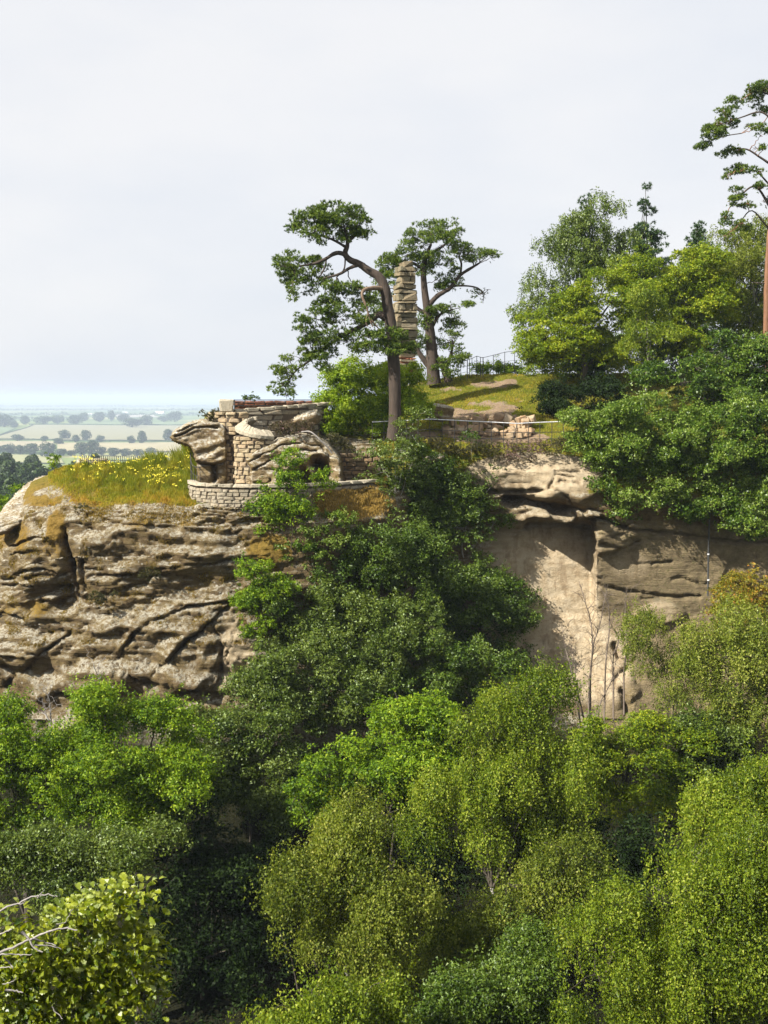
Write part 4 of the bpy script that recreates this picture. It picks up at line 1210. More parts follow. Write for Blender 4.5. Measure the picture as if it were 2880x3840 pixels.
def build_wall(root, pts, z0, z1f, ch, ln, depth, mat, rough=0.02, cope=None, cope_mat=M_COPING, cope_over=0.06, core_depth=None):
    pts = np.asarray(pts)
    L = along(pts, 0)[2]
    wall_core(root, pts, z0 - 0.3, z1f, core_depth or depth * 0.72)
    z = z0
    zmax = max(z1f(s) for s in np.linspace(0, L, 20))
    while z < zmax - 0.04:
        h = random.uniform(*ch)
        s = -random.uniform(0, ln[0])
        while s < L:
            w = random.uniform(*ln)
            m = s + w / 2
            if 0 <= m <= L and z + h * 0.6 < z1f(m):
                hh = min(h, z1f(m) - z)
                p, a, _ = along(pts, m)
                n = np.array([math.sin(a), -math.cos(a)])
                q = p + n * random.gauss(0, rough)
                stone(root, (q[0], q[1], z + hh / 2), (w * 0.94, depth * random.uniform(0.95, 1.1), hh * 0.92), a, mat, (random.gauss(0, 0.03), random.gauss(0, 0.02)))
            s += w
        z += h
    if cope:
        s = 0
        while s < L:
            w = random.uniform(0.55, 0.95)
            m = min(s + w / 2, L)
            p, a, _ = along(pts, m)
            stone(root, (p[0], p[1], z1f(m) + cope / 2 - 0.02), (w * 1.0, depth + 2 * cope_over, cope), a, cope_mat, (random.gauss(0, 0.02), random.gauss(0, 0.015)), 'coping_stone')
            s += w

def zat(py, Y):
    return P(1440, py, Y).z

# curved terrace wall on the cliff edge
tw = thing('terrace_wall', 'low curved dry-stone wall with pale coping along the cliff edge', 'wall', P(960, 1900, 56.6))
tpl = plan([(716, 59.6), (722, 58.6), (745, 57.6), (800, 56.9), (870, 56.55), (960, 56.5), (1080, 56.8), (1200, 57.5), (1300, 58.6), (1400, 60.0)])
zt = zat(1826, 56.6)
build_wall(tw, tpl, zt - 1.25, lambda s: zt, (0.17, 0.22), (0.28, 0.62), 0.34, M_GREYSTONE, 0.015, cope=0.17)

# the lookout: rubble wall, parapet and pier
lo = thing('lookout_wall', 'tall irregular rubble wall of the lookout with pale square pier and long parapet', 'wall', P(900, 1845, 60.6))
zb = zat(1858, 60.4)
lpl = plan([(792, 61.6), (815, 60.9), (850, 60.5), (890, 60.4), (930, 60.8)])
ztop = zat(1545, 60.5)
build_wall(lo, lpl, zb, lambda s: ztop, (0.17, 0.33), (0.25, 0.8), 0.42, M_STONE, 0.055)
ppl = plan([(880, 61.0), (960, 61.5), (1060, 62.4), (1150, 63.4), (1225, 64.3)])
zp0, zp1 = zat(1535, 61.0), zat(1508, 64.3)
Lp = along(ppl, 0)[2]
build_wall(lo, ppl, zat(1640, 61.5), lambda s: zp0 + (zp1 - zp0) * s / Lp - 0.18, (0.2, 0.34), (0.5, 1.3), 0.42, M_GREYSTONE, 0.05, cope=0.2, cope_mat=M_COPING)
pc = P(850, 1522, 60.75)
stone(lo, pc, (0.80, 0.75, 0.72), 0.2, M_COPING, name='pier')
# turret with winding coping
tu = thing('turret_wall', 'rounded rubble turret with a winding flat coping beside the lookout wall', 'wall', P(950, 1850, 59.2))
upl = plan([(906, 60.3), (893, 59.9), (898, 59.4), (930, 59.1), (975, 59.1), (1020, 59.5)])
zu = zat(1632, 59.2)
build_wall(tu, upl, zb, lambda s: zu, (0.17, 0.30), (0.28, 0.75), 0.36, M_STONE, 0.03)
cp = catmull([Pn(*q) for q in [(1022, 1634, 59.5), (975, 1630, 59.05), (935, 1622, 59.05), (906, 1610, 59.35), (898, 1597, 59.8), (915, 1588, 60.2), (952, 1581, 60.6)]], 6)
def coping_ribbon(root, path, width, thick, lift):
    t = np.gradient(path, axis=0); t[:, 2] = 0
    t = unit(t)
    nin = np.stack([-t[:, 1], t[:, 0], 0 * t[:, 0]], -1)          # horizontal, towards the inside
    if nin[len(nin) // 2, 1] < 0:
        nin = -nin
    wv = (1 + 0.08 * RNG.normal(size=len(path)))[:, None]
    o = path - nin * width * 0.35 * wv
    i = path + nin * width * 0.65 * wv + np.array([0, 0, lift])
    dn = np.array([0, 0, thick])
    rows = [o - dn, o - dn * 0.15, o + nin * 0.05, i - nin * 0.05, i - dn * 0.2, i - dn]
    m = len(path)
    V = np.concatenate(rows) + RNG.normal(size=(m * 6, 3)) * 0.012
    q = np.arange(m - 1)
    Fq = np.concatenate([np.stack([r * m + q, r * m + q + 1, ((r + 1) % 6) * m + q + 1, ((r + 1) % 6) * m + q], -1) for r in range(6)])
    caps = np.array([[k * m for k in range(6)], [k * m + m - 1 for k in range(5, -1, -1)]])
    part('coping', V, [Fq, caps], M_COPING, root, None, False)
coping_ribbon(tu, cp, 0.62, 0.2, 0.3)

# retaining wall right of the cave rock
rw = thing('retaining_wall', 'squared brown stone wall under the bank between cave rock and railing', 'wall', P(1340, 1800, 61.8))
rpl = plan([(1262, 61.4), (1340, 61.7), (1425, 61.9)])
build_wall(rw, rpl, zat(1812, 61.7), lambda s: zat(1696, 61.7), (0.21, 0.27), (0.35, 0.7), 0.4, M_BROWNSTONE, 0.02)

# brick parapet behind the lookout platform
bp = thing('brick_parapet', 'low red brick parapet with dark capping rail behind the lookout coping', 'wall', P(1040, 1540, 66.0))
bpl = plan([(884, 65.2), (1220, 67.2)])
zbr = zat(1545, 66)
build_wall(bp, bpl, zbr, lambda s: zat(1501, 66), (0.13, 0.135), (0.55, 0.7), 0.24, M_RED, 0.012)
for py in (1500, 1511, 1521):
    tb = Tubes()
    tb.add(np.array([[*bpl[0] + np.array([0, -0.22]), zat(py, 66)], [*bpl[-1] + np.array([0, -0.22]), zat(py, 66)]]), 0.025, 6)
    tb.build('rail', M_IRON, bp)
tb = Tubes()
tb.add(np.array([[*bpl[0] + np.array([0, -0.22]), zat(1545, 66)], [*bpl[0] + np.array([0, -0.22]), zat(1498, 66)]]), 0.04, 6)
tb.build('post', M_IRON, bp)

# ruined stone column of the folly
YC = 70.5
tc = thing('stone_column', 'ruined stacked-stone column rising between the two pines', 'column', P(1525, 1400, YC))
zc0, zc1 = zat(1400, YC), zat(1000, YC)
def col_x(z):
    f = (z - zc0) / (zc1 - zc0)
    xl = np.interp(f, [0, 0.25, 0.6, 1.0], [1478, 1470, 1474, 1488])
    xr = np.interp(f, [0, 0.15, 0.35, 0.7, 1.0], [1556, 1556, 1562, 1557, 1550])
    return xl, xr
z = zc0
ROT = R(20)
while z < zc1:
    h = random.choice([0.12, 0.26, 0.32, 0.38, 0.44, 0.50])
    xl, xr = col_x(z + h / 2)
    mid = (xl + xr) / 2
    w = (xr - xl) / ppm(YC) * 0.98
    c = P(mid, 1200, YC)
    dep = 1.05 * (0.85 if z > zc0 + 5 else 1.0)
    fw = w * 0.88
    proud = random.uniform(-0.04, 0.05) + (0.10 if h < 0.2 else 0)
    red = M_RED if z < zc0 + 1.0 and random.random() < 0.3 else M_TOWER
    k = random.choice([1, 1, 2, 2, 3])
    cuts = [0] + sorted([random.uniform(0.3, 0.7)] if k == 2 else ([random.uniform(0.25, 0.4), random.uniform(0.6, 0.75)] if k == 3 else [])) + [1]
    for a, b in zip(cuts[:-1], cuts[1:]):
        off = ((a + b) / 2 - 0.5) * fw
        ox, oy = off * math.cos(ROT), off * math.sin(ROT)
        pr = proud + random.uniform(-0.03, 0.03)
        stone(tc, (c.x + ox + 0.08 + math.sin(ROT) * pr * 0, YC + oy - pr, z + h / 2), (fw * (b - a) * 0.97, dep, h * 0.97), ROT, red, (random.gauss(0, 0.02), random.gauss(0, 0.02)))
    # short stones of the side facing the sun
    if random.random() < 0.8:
        sx = -fw / 2 + 0.02
        for q in (-0.3, 0.25):
            stone(tc, (c.x + 0.08 + sx * math.cos(ROT) - q * math.sin(ROT), YC + sx * math.sin(ROT) + q * math.cos(ROT), z + h / 2 + random.uniform(-0.05, 0.05)), (0.34, 0.5, h * 0.85), ROT, M_TOWER, (0, random.gauss(0, 0.04)))
    z += h * 0.985
stone(tc, (P(1522, 1200, YC).x, YC, zc1 + 0.13), (0.72, 0.8, 0.34), ROT, M_TOWER, (0.05, 0.18))

# ------------------------------------------------------------------ loose rocks and outcrops
def rock_mesh(name, rx, ry, rz, seed, mat, sub=4, strata=0.10, rough=0.25, boxy=0.55):
    import bmesh
    bm = bmesh.new()
    bmesh.ops.create_icosphere(bm, subdivisions=sub, radius=1.0)
    V = np.array([v.co[:] for v in bm.verts])
    Fq = np.array([[v.index for v in f.verts] for f in bm.faces])
    bm.free()
    V = np.sign(V) * np.abs(V) ** boxy if boxy != 1 else V
    V /= np.abs(V).max()
    Nn = unit(V)
    q = V * np.array([rx, ry, rz])
    dd = rough * min(rx, ry, rz) * fbm(q * 0.9 / max(0.3, min(rx, rz)) + seed * 3.1, 4, seed)
    zz = (q[:, 2] + 0.3 * fbm(q * 0.7, 2, seed + 3)) / 0.24
    i = np.floor(zz)
    dd = dd + strata * (hash3(i, i * 0, i * 0, seed) - 0.5) * 2 * smooth01(1.2 - np.abs(Nn[:, 2]))
    q = q + Nn * dd[:, None]
    return make_mesh(name, q, Fq, mat, None, True)

def rock(name, label, px, py, Y, rx, rz, ry=None, seed=1, rot=(0, 0, 0), mat=M_ROCK, cat='rock', group=None, parent=None, **kw):
    s = 1 / ppm(Y)
    ry = ry if ry else (rx + rz) / 2 * s
    o = link(name, rock_mesh(name, rx * s, ry, rz * s, seed, mat, **kw))
    o.location = P(px, py, Y)
    o.rotation_euler = rot
    if parent is not None:
        o.location -= parent.location
        o.parent = parent
    else:
        tag(o, label, cat, group)
    return o

def sweep_rock(name, parent, path, thick, depth, seed, mat=M_ROCK, rough=0.18):
    pts = catmull([Pn(*q) for q in path], 10)
    m, sides = len(pts), 26
    t = np.linspace(0, 1, m)
    prof = np.clip(np.minimum(t, 1 - t) / 0.10, 0, 1) ** 0.5 * 0.98 + 0.02
    tan = unit(np.gradient(pts, axis=0))
    b = np.tile([0.0, 1.0, 0.0], (m, 1))
    a = unit(np.cross(b, tan))
    th = np.linspace(0, 2 * np.pi, sides, endpoint=False)
    cs, sn = np.cos(th), np.sin(th)
    cs, sn = np.sign(cs) * np.abs(cs) ** 0.7, np.sign(sn) * np.abs(sn) ** 0.7
    T = np.interp(t, np.linspace(0, 1, len(thick)), thick)[:, None, None] / ppm(60)
    V = pts[:, None] + prof[:, None, None] * (cs[None, :, None] * a[:, None] * T + sn[None, :, None] * b[:, None] * depth)
    nrm = unit(cs[None, :, None] * a[:, None] + sn[None, :, None] * b[:, None])
    V = V + nrm * (rough * fbm(V * 1.3 + seed, 4, seed) * prof[:, None])[..., None]
    i, j = np.meshgrid(np.arange(m - 1), np.arange(sides), indexing='ij')
    k = (j + 1) % sides
    Fq = np.stack([i * sides + j, i * sides + k, (i + 1) * sides + k, (i + 1) * sides + j], -1).reshape(-1, 4)
    caps = np.array([list(range(sides))[::-1], [(m - 1) * sides + q for q in range(sides)]])
    return part(name, V.reshape(-1, 3), [Fq, caps], mat, parent, None, True)

def poly_dist(px, py, poly):
    """signed distance in photo pixels, positive inside"""
    pl = list(poly) + [poly[0]]
    d = seg_dist(px, py, pl)
    ins = np.zeros(px.shape, bool)
    for (x0, y0), (x1, y1) in zip(pl[:-1], pl[1:]):
        c = ((y0 > py) != (y1 > py)) & (px < (x1 - x0) * (py - y0) / ((y1 - y0) if y1 != y0 else 1e-9) + x0)
        ins ^= c
    return np.where(ins, d, -d)

def relief_rock(name, parent, outline, Y, back, Rpx, grooves=(), bulges=(), seed=1, tilt=(0, 0), step=4.0, rough=1.0, bed=0.24, dip=0.0, mat=None, label=None):
    """a rock whose face carries cut beds and hollows; lens-shaped solid of thickness about 2*back"""
    outl = catmull(list(outline) + [outline[0]], 5)[:-1]
    outl = outl + RNG.normal(size=outl.shape) * 1.5
    poly = [tuple(q) for q in outl]
    x0, y0 = outl.min(0) - step; x1, y1 = outl.max(0) + step
    X, Yp = np.meshgrid(np.arange(x0, x1, step), np.arange(y0, y1, step))
    d = poly_dist(X, Yp, poly)
    w = np.clip(d / Rpx, 0, 1)
    shape = np.sqrt(np.clip(1 - (1 - w) ** 2, 0, 1))
    cx, cy = outl.mean(0)
    base = Y + tilt[0] * (X - cx) / 100 + tilt[1] * (Yp - cy) / 100
    pos = Pn(X, Yp, base)
    dd = 0.16 * fbm(pos * 0.9 + seed, 3, seed) + 0.09 * fbm(pos * 2.6 + seed, 3, seed + 4)
    zz = (pos[..., 2] + dip * pos[..., 0] + 0.25 * fbm(pos * 0.6, 2, seed + 7)) / bed
    i = np.floor(zz); f = zz - i
    sft = smooth01((f - 0.75) / 0.25)
    h = hash3(i, i * 0, i * 0, seed) * (1 - sft) + hash3(i + 1, i * 0, i * 0, seed) * sft
    dd = (dd + 0.13 * (h - 0.5)) * rough
    cut = np.zeros_like(X)
    for pl, gw, dep in grooves:
        jx = X + 5 * fbm(pos * 2, 2, seed + 9); jy = Yp + 5 * fbm(pos * 2, 2, seed + 11)
        cut = np.maximum(cut, dep * np.exp(-(seg_dist(jx, jy, pl) / gw) ** 2))
    out = np.zeros_like(X)
    for bx, by, rx, ry, dep in bulges:
        q = np.sqrt(((X - bx) / rx) ** 2 + ((Yp - by) / ry) ** 2)
        out = out + dep * smooth01((1.25 - q) / 0.6)
    Yf = base + back * (1 - shape) - dd * (0.3 + 0.7 * shape) + (cut - out) * shape
    Yb = base + back + back * shape
    Yf = np.minimum(Yf, base + back + back * shape - 0.02)
    keep = d > -step * 0.75
    idx = -np.ones(X.shape, int)
    idx[keep] = np.arange(keep.sum())
    Vf, Vb = Pn(X[keep], Yp[keep], Yf[keep]), Pn(X[keep], Yp[keep], np.maximum(Yb[keep], Yf[keep] + 0.02))
    a = np.stack([idx[:-1, :-1], idx[1:, :-1], idx[1:, 1:], idx[:-1, 1:]], -1).reshape(-1, 4)
    a = a[(a >= 0).all(1)]
    n = int(keep.sum())
    V = np.concatenate([Vf, Vb]); Fq = np.concatenate([a, a[:, ::-1] + n])
    if parent is None:
        o = link(name, make_mesh(name, V, Fq, mat or M_ROCK, None, True))
        tag(o, label, 'rock')
        return o
    return part(name, V, Fq, mat or M_ROCK, parent, None, True)

# cave rock: arched beds over a dark hollow
cr = thing('cave_rock', 'arched layered rock over a dark hollow beside the turret', 'rock', P(1110, 1840, 60.0))
relief_rock('arched_face', cr, [(915, 1725), (950, 1690), (1005, 1660), (1066, 1638), (1139, 1626), (1200, 1640), (1245, 1672), (1280, 1718), (1288, 1790), (1284, 1850), (1100, 1856), (960, 1840), (930, 1800), (936, 1760)], 59.0, 1.9, 12,
    grooves=[([(930, 1740), (985, 1704), (1060, 1668), (1140, 1660), (1200, 1676), (1238, 1712)], 1.8, 0.22), ([(938, 1768), (1000, 1735), (1062, 1700), (1130, 1686), (1190, 1694)], 2.2, 0.35),
             ([(1195, 1745), (1210, 1775), (1205, 1815)], 26, 2.6), ([(1130, 1780), (1150, 1810)], 26, 2.0), ([(960, 1812), (1010, 1800)], 5, 0.5)],
    bulges=[(1195, 1708, 34, 16, 0.3)], seed=5, bed=0.34, dip=0.12, rough=1.1, tilt=(0.3, -0.5))
rock('boulder', 'small orange-brown boulder lying at the mouth of the cave rock', 990, 1796, 58.7, 26, 17, seed=8, cat='boulder')
# jutting beak rock left of the lookout
jr = thing('beak_rock', 'beak-shaped rock jutting left from the lookout over the flowery grass', 'rock', P(780, 1850, 60.2))
relief_rock('beak', jr, [(636, 1640), (655, 1612), (690, 1592), (735, 1574), (770, 1572), (800, 1580), (845, 1596), (850, 1660), (848, 1730), (790, 1742), (738, 1732), (724, 1700), (712, 1680), (690, 1670), (655, 1660), (645, 1648)], 59.6, 1.2, 9,
    grooves=[([(640, 1642), (680, 1630), (730, 1606), (780, 1598), (815, 1606)], 2.5, 0.4), ([(660, 1620), (700, 1606), (740, 1588)], 1.8, 0.25)],
    bulges=[], seed=12, bed=0.26, dip=-0.3, rough=1.25, tilt=(0.25, -0.35))
relief_rock('pillar', jr, [(742, 1728), (790, 1726), (850, 1730), (856, 1800), (850, 1850), (744, 1850)], 60.0, 0.7, 12, grooves=[([(800, 1745), (806, 1800)], 9, 0.6), ([(744, 1738), (790, 1742), (830, 1736)], 3, 0.4)], seed=16, bed=0.3)
# rock ledges under the parapet
relief_rock('ledge_rock', None, [(1085, 1585), (1110, 1560), (1150, 1542), (1190, 1538), (1205, 1560), (1190, 1590), (1140, 1600)], 61.0, 0.9, 16, seed=18, dip=-0.2, label='slanting flat ledge rock under the parapet beside the bright bush')
rock('boulder', 'dark double boulder on the grass slope above the railing', 1648, 1548, 65.5, 52, 30, 0.8, seed=19, rot=(0, R(6), 0), cat='boulder')
rock('boulder', 'pale rounded boulder below the railing among the saplings', 1625, 1724, 61.2, 38, 18, 0.5, seed=20, rot=(0, R(-14), 0), cat='boulder')
rock('boulder', 'white lichened flat boulder behind the picket fence', 350, 1738, 66.0, 66, 18, 0.7, seed=21, cat='boulder')
relief_rock('skyline_rock', None, [(-40, 1950), (0, 1918), (40, 1872), (80, 1830), (130, 1796), (190, 1786), (215, 1815), (205, 1860), (150, 1905), (100, 1950), (40, 1990), (-20, 2010)], 60.3, 0.9, 22, seed=23, dip=-0.4, bed=0.15, tilt=(0, -3.4), rough=1.4, label='white lichened slab sloping down the left skyline')
# rubble steps beyond the railing
ru = thing('rubble_wall', 'heap of reddish rubble stones forming a rough step beside the path', 'rubble', P(1830, 1640, 65.2))
for k in range(90):
    top = random.random() < 0.28
    Yb = random.uniform(65.6, 66.3) if top else random.uniform(64.3, 66.0)
    x = P(1670 + random.uniform(0, 320), 1600, Yb).x
    r = random.uniform(0.36, 0.62) if top else random.uniform(0.2, 0.42)
    gz = ground_at(x, Yb) + (0.30 if top else 0.06)
    stone(ru, (x, Yb, gz + r * 0.2), (r * random.uniform(0.9, 1.5), r, r * random.uniform(0.7, 1.1)), random.uniform(0, 3), M_RUBBLE, (random.gauss(0, 0.3), random.gauss(0, 0.3)))

# ------------------------------------------------------------------ iron railings
def railing(label, posts, Y, rails, post_r=0.022, rail_r=0.02, rail_mat=M_IRON, top_mat=None, name='railing', brace=None):
    """posts: (px, top py, bottom py[, dY])"""
    p0 = posts[0]
    root = thing(name, label, 'fence', P(p0[0], p0[2], Y + (p0[3] if len(p0) > 3 else 0)))
    tops, bots = [], []
    for p in posts:
        d = p[3] if len(p) > 3 else 0
        a = Pn(p[0], p[2], Y + d); b = Pn(p[0], p[1], Y + d)
        a = np.array([b[0], b[1], a[2] - 0.25])
        tops.append(b); bots.append(np.array([b[0], b[1], a[2] + 0.25]))
        tb = Tubes()
        tb.add(np.array([a, b + np.array([0, 0, 0.03])]), post_r, 6)
        tb.build('post', M_IRON, root)
    tops, bots = np.array(tops), np.array(bots)
    for k, f in enumerate(rails):
        tb = Tubes()
        tb.add(catmull(tops * f + bots * (1 - f), 4), rail_r * (1.3 if (k == 0) else 0.8), 6)
        tb.build('rail', top_mat if (k == 0 and top_mat) else rail_mat, root)
    if brace:
        tb = Tubes()
        tb.add(np.array([Pn(*brace[0]), Pn(*brace[1])]), 0.018, 5)
        tb.build('brace', M_IRON, root)
    return root
front_posts = [(1456, 1566, 1650, 3.0), (1396, 1582, 1672, 0)] + [(x, np.interp(x, [1396, 1500, 1612, 1700, 1843, 1939, 2025, 2180], [1582, 1578, 1572, 1576, 1583, 1588, 1584, 1578]), np.interp(x, [1396, 1612, 1800, 2180], [1672, 1652, 1660, 1662]), np.interp(x, [1396, 2180], [0, 0.6])) for x in (1440, 1480, 1525, 1568, 1612, 1658, 1705, 1753, 1797, 1843, 1889, 1939, 1982, 2025, 2070, 2114, 2160, 2200)]
railing('long iron railing with a shiny top rail along the cliff path', front_posts, 62.9, [1.0, 0.52, 0.2], 0.021, 0.022, M_IRON, M_RAIL, brace=((1938, 1592, 63.2), (1920, 1662, 62.6)))
ridge_posts = [(x, t, b, d) for x, t, b, d in [(1611, 1370, 1436, -1), (1658, 1366, 1434, -0.6), (1689, 1362, 1430, -0.4), (1728, 1357, 1420, -0.2), (1752, 1351, 1416, 0)]]
railing('thin iron railing on the ridge beside the dark pine', ridge_posts, 77.0, [1.0, 0.66, 0.33], 0.02, 0.014)
railing('iron gate section with close uprights on the ridge', [(1753, 1350, 1415, 0.1), (1761, 1347, 1413, 0.2), (1770, 1344, 1411, 0.3), (1788, 1336, 1407, 0.5), (1802, 1340, 1404, 0.2), (1811, 1341, 1402, 0)], 77.2, [1.0, 0.75, 0.5, 0.25], 0.022, 0.014, name='gate')
railing('thin iron railing climbing the skyline behind the ridge bush', [(1812, 1341, 1402, 0), (1850, 1332, 1396, 0.5), (1893, 1321, 1390, 1.0), (1930, 1317, 1386, 1.6), (1975, 1312, 1384, 2.2)], 77.3, [1.0, 0.5], 0.02, 0.013)
railing('short run of upright iron bars at the foot of the stone column', [(x, 1380, 1432) for x in range(1566, 1608, 7)], 73.5, [0.95, 0.1], 0.016, 0.014, name='bar_fence')
railing('black picket fence on the skyline behind the yellow flowers', [(x, 1711 + 0.01 * (x - 300) + random.uniform(-1.5, 1.5), 1764) for x in range(300, 620, 8)], 64.5, [0.72, 0.2], 0.02, 0.016, name='picket_fence')
railing('small curved black railing at the left end of the terrace wall', [(714, 1700, 1800, 1.0), (716, 1725, 1802, 0.6), (720, 1740, 1806, 0.2), (728, 1748, 1812, -0.2), (738, 1752, 1816, -0.5), (750, 1752, 1818, -0.7)], 59.2, [1.0, 0.5, 0.1], 0.02, 0.02, name='curved_railing')
# drain pipe on the shaded cliff
dp = Tubes()
pr = thing('drain_pipe', 'straight dark pipe running down the shaded cliff on the right', 'pipe', P(2655, 2235, 60.9))
dp.add(np.array([Pn(2662, 1900, 60.4), Pn(2658, 2010, 60.95), Pn(2656, 2100, 61.2), Pn(2654, 2235, 61.2)]), 0.05, 8)
dp.build('pipe', M_PIPE, pr)
for py in (2078, 2175):
    c = Tubes(); q = P(2657, py, 61.1)
    c.add(np.array([[q.x, q.y, q.z - 0.04], [q.x, q.y, q.z + 0.04]]), 0.07, 8)
    c.build('bracket', M_RAIL, pr)

# ------------------------------------------------------------------ shrubs and ivy on the cliff
tree('cliff_shrub', 'bright green shrub rising in front of the terrace wall', [(1080, 1760, 40, 40), (1110, 1715, 30, 36), (1160, 1790, 50, 30), (1020, 1860, 50, 40), (1090, 1880, 60, 50), (1170, 1860, 50, 30), (1000, 1930, 60, 50), (1080, 1950, 80, 50), (1230, 1800, 24, 18), (1120, 1800, 50, 30)], 56.1, LM['fresh'], M_BARK, 560, 22, 0.12, 0.30, cat='bush', seed=51, rough=0.6, trunk_r=0.05, limbs=10, inner=0.2, depth=0.45)
tree('rowan_sapling', 'airy tall sapling with pale stems standing before the leaning pine trunk', [(1480, 1690, 50, 90), (1440, 1780, 60, 80), (1520, 1620, 30, 90), (1560, 1560, 22, 60), (1460, 1900, 90, 80), (1540, 1760, 60, 90), (1420, 1700, 30, 50), (1390, 1830, 35, 50)], 60.0, LM['grey'], M_BIRCH, 520, 18, 0.12, 0.26, 'spray', cat='tree', seed=52, rough=0.7, trunk_r=0.05, limbs=10, inner=0.15, base=P(1490, 2050, 60.3))
tree('rowan_sapling', 'dark sapling with pale stems against the hollow under the sloping rock', [(1720, 1800, 60, 70), (1760, 1720, 45, 60), (1780, 1640, 25, 45), (1650, 1860, 80, 80), (1760, 1890, 80, 80), (1830, 1830, 40, 50), (1700, 1980, 100, 70), (1860, 1960, 40, 40), (1870, 1790, 25, 40), (1600, 1760, 50, 60)], 62.2, LM['dark'], M_BIRCH, 900, 18, 0.12, 0.27, 'spray', cat='tree', seed=53, rough=0.65, trunk_r=0.05, limbs=12, inner=0.15, base=P(1740, 2100, 62.8), bias=0.03, depth=0.35)
tree('ivy_mass', 'bright ivy cushion spilling below the dry yellow bank', [(1150, 1990, 70, 40), (1220, 1960, 80, 40), (1290, 1950, 60, 35), (1120, 2060, 70, 60), (1200, 2040, 80, 50), (1060, 2120, 50, 50)], 56.8, LM['rhodo'], M_BARK, 700, 24, 0.11, 0.25, cat='ivy', seed=54, rough=0.4, trunk_r=0.04, limbs=4, bias=0.15)
tree('ivy_mass', 'yellow-green ivy curtain draped over the edge of the left rock face', [(930, 2140, 40, 40), (960, 2200, 60, 60), (930, 2270, 50, 60), (990, 2280, 70, 60), (950, 2360, 50, 50), (1010, 2150, 60, 40), (1040, 2220, 60, 60)], 54.9, LM['fresh'], M_BARK, 700, 24, 0.11, 0.25, cat='ivy', seed=55, rough=0.5, trunk_r=0.04, limbs=4)
def shrub(label, lob, Y, n, seed, mat='dark', leaf=0.125, **kw):
    return tree('whitebeam_shrub', label, lob, Y, LM[mat], M_BARK, int(n * 1.45), 24, leaf, 0.36, 'broad', cat='bush', bough=1.6, flat=1.0, seed=seed, rough=0.55, trunk_r=0.07, limbs=8, **kw)
shrub('leafy shrub climbing the gully to just below the railing, right of the leaning pine trunk', [(1450, 1870, 70, 70), (1530, 1800, 60, 80), (1610, 1880, 80, 70), (1690, 1860, 70, 60), (1480, 1970, 90, 60), (1600, 1980, 100, 60), (1730, 1960, 80, 60), (1500, 1720, 35, 60), (1640, 1790, 45, 50), (1560, 1700, 26, 40)], 61.2, 1300, 63, 'dark', depth=0.4)
shrub('dark glossy shrub at the top of the overgrown gully', [(1330, 2070, 110, 70), (1440, 2030, 110, 90), (1560, 2060, 110, 80), (1390, 2170, 130, 80), (1520, 2170, 130, 90), (1280, 2180, 90, 80), (1650, 2090, 80, 60)], 57.4, 1500, 56)
shrub('dark shrub on the right side of the gully beside the pale rock wall', [(1680, 2200, 120, 80), (1790, 2170, 100, 70), (1880, 2240, 90, 70), (1750, 2300, 140, 90), (1880, 2350, 120, 90), (1930, 2430, 80, 80), (1820, 2450, 130, 90), (1940, 2330, 50, 40), (1640, 2330, 100, 90)], 61.2, 2000, 57, depth=0.6)
shrub('wide grey-green shrub filling the middle of the gully', [(1130, 2280, 110, 90), (1260, 2300, 130, 90), (1400, 2320, 140, 90), (1530, 2340, 120, 90), (1180, 2400, 130, 90), (1330, 2430, 150, 90), (1480, 2450, 140, 90), (1080, 2400, 80, 80)], 55.8, 2200, 58, 'grey')
shrub('dark shrub at the foot of the gully above the yellow-green birch', [(1600, 2480, 130, 80), (1720, 2500, 120, 80), (1840, 2540, 110, 80), (1560, 2580, 130, 80), (1700, 2600, 130, 80), (1440, 2560, 120, 90), (1920, 2580, 70, 60)], 55.0, 1500, 59)
shrub('grey-green shrub below the ivy at the corner of the left rock face', [(1000, 2500, 90, 80), (1100, 2500, 110, 90), (1220, 2530, 120, 90), (940, 2600, 90, 80), (1050, 2620, 120, 90), (1180, 2650, 130, 90), (1320, 2620, 120, 90), (880, 2680, 80, 60)], 52.8, 2000, 60, 'grey')
shrub('shaded slender thicket between the two green crowns, left of centre', [(760, 2760, 90, 80), (870, 2780, 100, 90), (980, 2760, 110, 90), (820, 2900, 110, 90), (940, 2900, 120, 90), (1050, 2880, 110, 90), (860, 3030, 110, 90), (980, 3050, 120, 90), (1090, 3000, 90, 90)], 49.0, 1900, 61, 'grey', bias=-0.05)
tree('undergrowth_thicket', 'black-green undergrowth in the deep shade at bottom left of centre', [(700, 3250, 130, 110), (850, 3200, 130, 100), (1000, 3200, 110, 100), (640, 3420, 130, 120), (790, 3400, 140, 110), (930, 3380, 130, 110), (700, 3580, 140, 120), (850, 3560, 140, 120), (980, 3540, 110, 110), (620, 3720, 130, 120), (780, 3740, 150, 110), (930, 3720, 140, 110), (520, 3550, 100, 120), (560, 3850, 200, 80), (640, 3080, 110, 100), (740, 3120, 110, 90), (560, 3160, 100, 90), (700, 3000, 90, 80)], 45.0, LM['shade'], M_BARK, 2000, 20, 0.15, 0.42, cat='bush', seed=62, rough=0.4, trunk_r=0.08, limbs=8)

